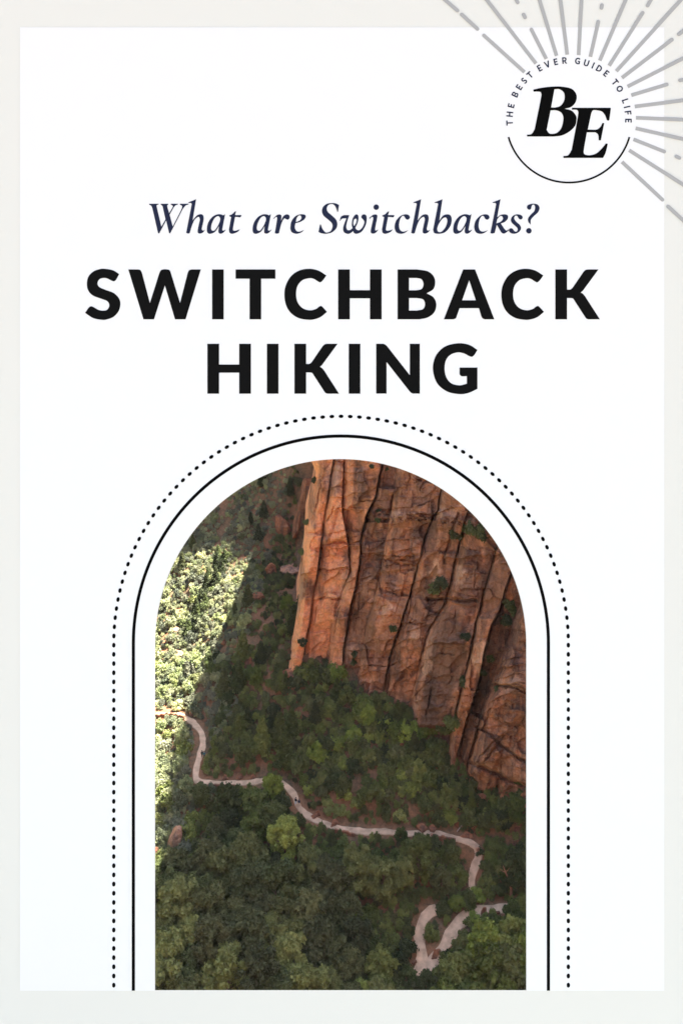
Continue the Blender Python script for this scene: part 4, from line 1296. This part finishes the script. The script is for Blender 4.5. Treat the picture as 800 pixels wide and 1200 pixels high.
z = 8.8889; y1 = 225
def circ(cx, cy, r): return [(cx + r * math.cos(w * math.pi / 12), cy + r * math.sin(w * math.pi / 12)) for w in range(24)]
it = {
 'W': [G("45,122! 143,122! 142,130! 123,137 125,160! 172,360! 215,285! 190,170 183,145 165,130! 165,122! 243,122! 243,130! 233,140 236,165! 253,220! 285,165 292,145 270,130! 270,122! 343,122! 343,130! 320,138 300,160! 258,235! 290,360! 378,185 388,148 365,130! 365,122! 455,122! 453,130! 425,140 395,175! 265,428! 253,428! 222,295! 150,430! 138,428! 80,175 68,145 45,130!", 170, y1, z)],
 'h': [G("533,75! 497,295! 540,245 578,231 605,242 612,280 602,335 592,380 598,398 612,400 628,390! 605,420 575,432 554,425 550,400 560,345 572,290 566,262 550,260 520,285 497,330 480,380! 468,425! 452,432 430,425! 488,125! 480,114 453,113! 453,107!", 170, y1, z)],
 'a': [G("302,230! 275,370! 272,395 284,402 310,390! 285,420 258,433 236,425 232,400 238,355! 198,412 150,434 120,424 112,385 125,320 165,262 215,234 255,232 283,243!", 230, y1, z),
       G("248,265 225,250 190,275 163,330 155,378 166,400 190,400 220,362 240,322 250,290", 230, y1, z)],
 't': [G("415,200! 405,240! 470,240! 468,252 455,263 440,260! 405,258! 385,365 383,393 395,403 420,400 455,388! 430,415 378,434 348,422 342,385! 365,260! 345,252! 345,243! 375,230 400,205!", 230, y1, z)],
 'r': [G("270,275! 305,240 335,233 352,243 353,265 348,300! 375,250 410,232 435,244 438,270 420,287 400,280 385,275 365,300 348,345 338,385! 328,428! 305,433 285,428! 308,290 308,265 298,258 272,280!", 290, y1, z)],
 'e': [G("447,365 458,305 498,252 550,232 595,236 607,256 590,285 550,310 500,323! 492,360 500,392 520,410 550,410 588,395! 560,420 510,434 465,420 449,392", 290, y1, z), G("503,312! 545,295 562,268 553,245 533,246 512,272", 290, y1, z)],
 'S': [G("285,133! 275,205! 268,205! 250,155 228,130 205,124 172,138 158,172 170,208 220,252 255,290 268,335 255,380 210,420 150,434 100,428 72,415! 88,338! 97,338! 112,380 140,416 165,421 200,405 218,360 208,320 165,280 125,245 108,200 120,155 160,122 215,115 250,118", 365, y1, z)],
 'w': [G("293,298! 305,258 335,240! 392,240! 372,300 362,345 362,375 375,396 400,395 427,375! 418,340 425,285 445,246 467,232 485,245 487,285 475,330 454,373! 470,392 497,397 530,365 549,315 540,290 518,265 525,241 548,232 570,248 572,300 560,350 520,412 470,434 442,426 432,406! 400,430 370,434 336,415 328,375 342,325 362,274! 325,275 307,285 299,300!", 365, y1, z), G("462,277 442,287 434,320 441,352 458,330 469,298", 365, y1, z)],
 'i': [G("600,270! 635,240 665,233 683,244 680,278 668,340 660,388 668,401 695,390! 668,422 637,432 616,420 618,385 632,320 641,280 638,261 628,258 603,279!", 365, y1, z)],
 'i_dot': [circ(365 + 672 / z, y1 + 157 / z, 28.5 / z)],
 'c': [G("472,396! 435,425 390,434 347,417 330,365 345,300 390,250 440,232 478,241 488,268 468,287 445,278 430,252 410,249 386,285 375,345 385,392 410,411 440,409", 425, y1, z)],
 'b': [G("205,75! 172,298! 210,247 255,232 290,245 301,290 285,355 232,418 165,434 120,425 108,392! 160,125! 152,114 123,113! 123,107!", 495, y1, z), G("232,264 202,280 165,335 150,385 163,414 195,413 235,368 255,310 249,274", 495, y1, z)],
 'k': [G("275,75! 240,262! 280,237 325,232 351,246 350,278 320,310 278,328! 320,388 337,401 362,388! 366,394! 330,424 305,432 283,418 236,340! 215,425! 190,432 170,427! 230,125! 222,114 193,113! 193,107!", 555, y1, z), G("232,326! 275,310 301,280 291,252 267,252 241,283!", 555, y1, z)],
 's': [G("505,258 498,280 476,284 458,264 446,246 425,250 418,278 440,310 475,342 488,375 470,412 425,433 382,426 362,402 374,379 398,380 418,404 436,413 452,400 450,375 420,345 390,315 384,280 405,247 445,232 485,238", 555, y1, z)],
 'q': [G("588,338! 565,310 562,275 588,237 625,200 635,160 626,133 608,132 598,150 590,177 566,182 550,160 562,135 612,121 660,130 681,165 665,210 622,250 592,285 588,312!", 555, y1, z)],
 'q_dot': [circ(555 + 570 / z, y1 + 403 / z, 28.5 / z)],
}
for ch in it: letter(it[ch], M_navyink)
letter(sh(it['a'], 53.5, 0), M_navyink); letter(sh(it['a'], 288.0, 0), M_navyink)
letter(sh(it['t'], 178.9, 0), M_navyink); letter(sh(it['c'], 93.05, 0), M_navyink); letter(sh(it['h'], 263.1, 0), M_navyink)

# round monogram badge
z = 6.6667
letter([G("95,100! 160,86 250,76 330,78 400,97 433,145 425,198 390,235 340,249! 395,265 430,308 430,350 419,385 380,425 320,457 255,466! 47,466! 45,452! 82,446 106,410! 158,150 154,121 130,115 97,116!", 610, 90, z),
        G("260,97! 300,97 335,125 338,178 312,223 270,239 234,239!", 610, 90, z), G("230,262! 275,262 315,281 330,325 316,395 278,438 225,444 199,415!", 610, 90, z)], M_ink)
letter([G("397,242! 698,242! 700,250! 688,338! 678,342 669,337! 655,300 630,271 590,261 560,262 547,285! 520,412! 588,412 618,392 635,360! 648,362! 622,496! 606,496! 601,452 580,433! 513,433! 488,580 497,606 540,612 592,595 640,548 662,520! 676,524! 660,590 640,633! 330,633! 330,619! 368,612 395,570! 446,290 438,260 397,256!", 610, 90, z)], M_ink)
cxb, cyb = 666.0, 140.3
arcp = []
for i in range(61):
    w = math.radians(16 + (180 - 32) * i / 60)
    arcp.append((cxb + 73.6 * math.cos(w), cyb + 73.6 * math.sin(w)))
outer = [(cxb + (a - cxb) * (74.6 / 73.6), cyb + (b - cyb) * (74.6 / 73.6)) for a, b in arcp]
inner = [(cxb + (a - cxb) * (72.5 / 73.6), cyb + (b - cyb) * (72.5 / 73.6)) for a, b in arcp]
plate("badge_ring", [outer + inner[::-1]], M_title, board, ink0, ink1)
# small capitals round the badge, unit height 10, origin at centre of the letter
def NRM(lp):
    xs_ = [a for l in lp for a, b in l]; ys_ = [b for l in lp for a, b in l]
    mx, my = (min(xs_) + max(xs_)) / 2, (min(ys_) + max(ys_)) / 2; s = 10 / (max(ys_) - min(ys_))
    return [[((a - mx) * s, (b - my) * s) for a, b in l] for l in lp]
U = lambda s: NRM([cat_rom(q, 0, 0, 1) for q in s.split('|')])
small = {
 'T': U("0,0! 8,0! 8,1.9! 5,1.9! 5,10! 3,10! 3,1.9! 0,1.9!"), 'H': U("0,0! 2,0! 2,4! 6,4! 6,0! 8,0! 8,10! 6,10! 6,5.8! 2,5.8! 2,10! 0,10!"),
 'E': U("0,0! 6,0! 6,1.8! 2,1.8! 2,4.1! 5.5,4.1! 5.5,5.9! 2,5.9! 2,8.2! 6,8.2! 6,10! 0,10!"), 'F': U("0,0! 6,0! 6,1.8! 2,1.8! 2,4.3! 5.5,4.3! 5.5,6! 2,6! 2,10! 0,10!"),
 'L': U("0,0! 2,0! 2,8.2! 6,8.2! 6,10! 0,10!"), 'I': U("0,0! 2,0! 2,10! 0,10!"), 'V': U("0,0! 2.2,0! 4.5,7! 6.8,0! 9,0! 5.4,10! 3.6,10!"),
 'U': U("0,0! 2,0! 2,6! 2.6,7.8 4,8.3 5.4,7.8 6,6! 6,0! 8,0! 8,6! 7,9 4,10 1,9 0,6!"),
 'D': U("0,0! 3.5,0! 7,1.5 8.3,5 7,8.5 3.5,10! 0,10!|2,1.8! 3.5,1.8! 5.6,2.8 6.3,5 5.6,7.2 3.5,8.2! 2,8.2!"),
 'O': U("4.8,0 8.2,1.5 9.6,5 8.2,8.5 4.8,10 1.4,8.5 0,5 1.4,1.5|4.8,1.9 2.9,2.8 2.1,5 2.9,7.2 4.8,8.1 6.7,7.2 7.5,5 6.7,2.8"),
 'R': U("0,0! 3.5,0! 6.4,0.9 7,3 6.4,5 5,6! 7.4,10! 5.1,10! 3.1,6.4! 2,6.4! 2,10! 0,10!|2,1.8! 3.5,1.8! 4.7,2.2 5,3.1 4.7,4.2 3.5,4.7! 2,4.7!"),
 'B': NRM(heavy['B']), 'S': NRM(heavy['S']), 'G': NRM(heavyG)}
seq = "T121,480 H122,446 E129,413 B148,371 E163,343 S183,319 T205,297 E243,273 V272,260 E304,251 R337,248 G385,251 U418,258 I443,266 D466,277 E493,294 T527,326 O546,350 L566,397 I574,419 F580,441 E584,471"
for t in seq.split():
    ch = t[0]; a, b = t[1:].split(',')
    pxx, pyy_ = 560 + float(a) / 3.3333, float(b) / 3.3333
    w = math.atan2(pxx - cxb, cyb - pyy_)
    mx, my = cxb + 69.6 * math.sin(w), cyb - 69.6 * math.cos(w)
    s = 0.76
    wd = 0.88 if ch in 'BSG' else 0.95
    loops = [[(mx + (p_ * s * wd) * math.cos(w) - (q_ * s) * math.sin(w), my + (p_ * s * wd) * math.sin(w) + (q_ * s) * math.cos(w)) for p_, q_ in lp] for lp in small[ch]]
    letter(loops, M_navyink)
# sunburst
rays = [(519,-2,535.6,12.5),(540.5,17,559,34),(566.5,41.5,614,84.5),(566,-5,627.5,74.4),(604,-1,606,3),(612.9,17,614.6,20.5),(622,34.5,639.5,69),
 (630,-5,651.5,65.4),(655.4,-5,664,64),(681,-5,677.3,64.5),(704.7,6,704,9.4),(700.4,25.5,691,66.6),(734.6,-5,702,71),(764,-4,758,6.6),
 (752.3,15,713,77),(801.5,-5,721.4,83.4),(806,31.5,794.6,40.2),(786.5,46.5,728,91.2),(806,65.2,734.6,101.4),(806,92.5,796,94.2),(780.5,99,739,111.6),
 (806,116.8,743,124.8),(806,140.6,744.5,138),(806,164.5,744,150.3),(791.8,183.4,795.2,185),(777.5,177.6,741.5,163.2),(806,220.4,736.4,176),
 (775.4,234,728,189.6),(782,242,804,262)]
lps = []
for (a, b, c, d) in rays:
    L = math.hypot(c - a, d - b); ux, uy = (c - a) / L, (d - b) / L; hw = 2.15
    lp = []
    for k in range(7):
        w = math.pi / 2 + math.pi * k / 6
        lp.append((a + hw * (math.cos(w) * ux - math.sin(w) * uy), b + hw * (math.cos(w) * uy + math.sin(w) * ux)))
    if math.hypot(c - cxb, d - cyb) < 86:      # inner ends are cut square
        lp += [(c + hw * uy, d - hw * ux), (c - hw * uy, d + hw * ux)]
    else:
        for k in range(7):
            w = -math.pi / 2 + math.pi * k / 6
            lp.append((c + hw * (math.cos(w) * ux - math.sin(w) * uy), d + hw * (math.cos(w) * uy + math.sin(w) * ux)))
    lps.append(lp)
plate("sunburst_rays", lps, M_rayink, board, ink0, ink1)
# frame behind the panel: two posts and three rails of steel tube
def boxm(name, x0, x1, ya, yb, z0, z1, mat, parent):
    V = [(x, y, z_) for z_ in (z0, z1) for x, y in ((x0, ya), (x1, ya), (x1, yb), (x0, yb))]
    o = mesh_obj(name, V, [(0, 3, 2, 1), (4, 5, 6, 7), (0, 1, 5, 4), (1, 2, 6, 5), (2, 3, 7, 6), (3, 0, 4, 7)], mat, parent)
    bv = o.modifiers.new("bevel", 'BEVEL'); bv.width = 0.003; bv.segments = 2
    return o
for sx in (-1, 1):
    boxm("post", sx * 0.63 - 0.02, sx * 0.63 + 0.02, 0.003, 0.043, -0.01, 2.30, M_metal, board)
boxm("rail", -0.608, 0.608, 0.003, 0.033, 2.252, 2.292, M_metal, board)
boxm("rail", -0.608, 0.608, 0.003, 0.033, 0.44, 0.48, M_metal, board)

# ------------------------------------------------------------------ air
hb = bpy.data.meshes.new("haze")
bm = bmesh.new(); bmesh.ops.create_cube(bm, size=1)
for w in bm.verts:
    w.co = Vector((w.co.x * 3300, w.co.y * 3300, (w.co.z + 0.5) * 900 - 330))
bm.to_mesh(hb); bm.free()
M_haze = bpy.data.materials.new("haze"); M_haze.use_nodes = True
hn = M_haze.node_tree
hn.nodes.remove(hn.nodes["Principled BSDF"])
pv = hn.nodes.new("ShaderNodeVolumePrincipled")
pv.inputs["Color"].default_value = (0.95, 0.93, 0.90, 1)
pv.inputs["Density"].default_value = 0.000014
hn.links.new(pv.outputs[0], hn.nodes["Material Output"].inputs["Volume"])
hb.materials.append(M_haze)
ho = bpy.data.objects.new("haze", hb); COL.objects.link(ho)
setp(ho, "thin pale air filling the canyon", kind="stuff")
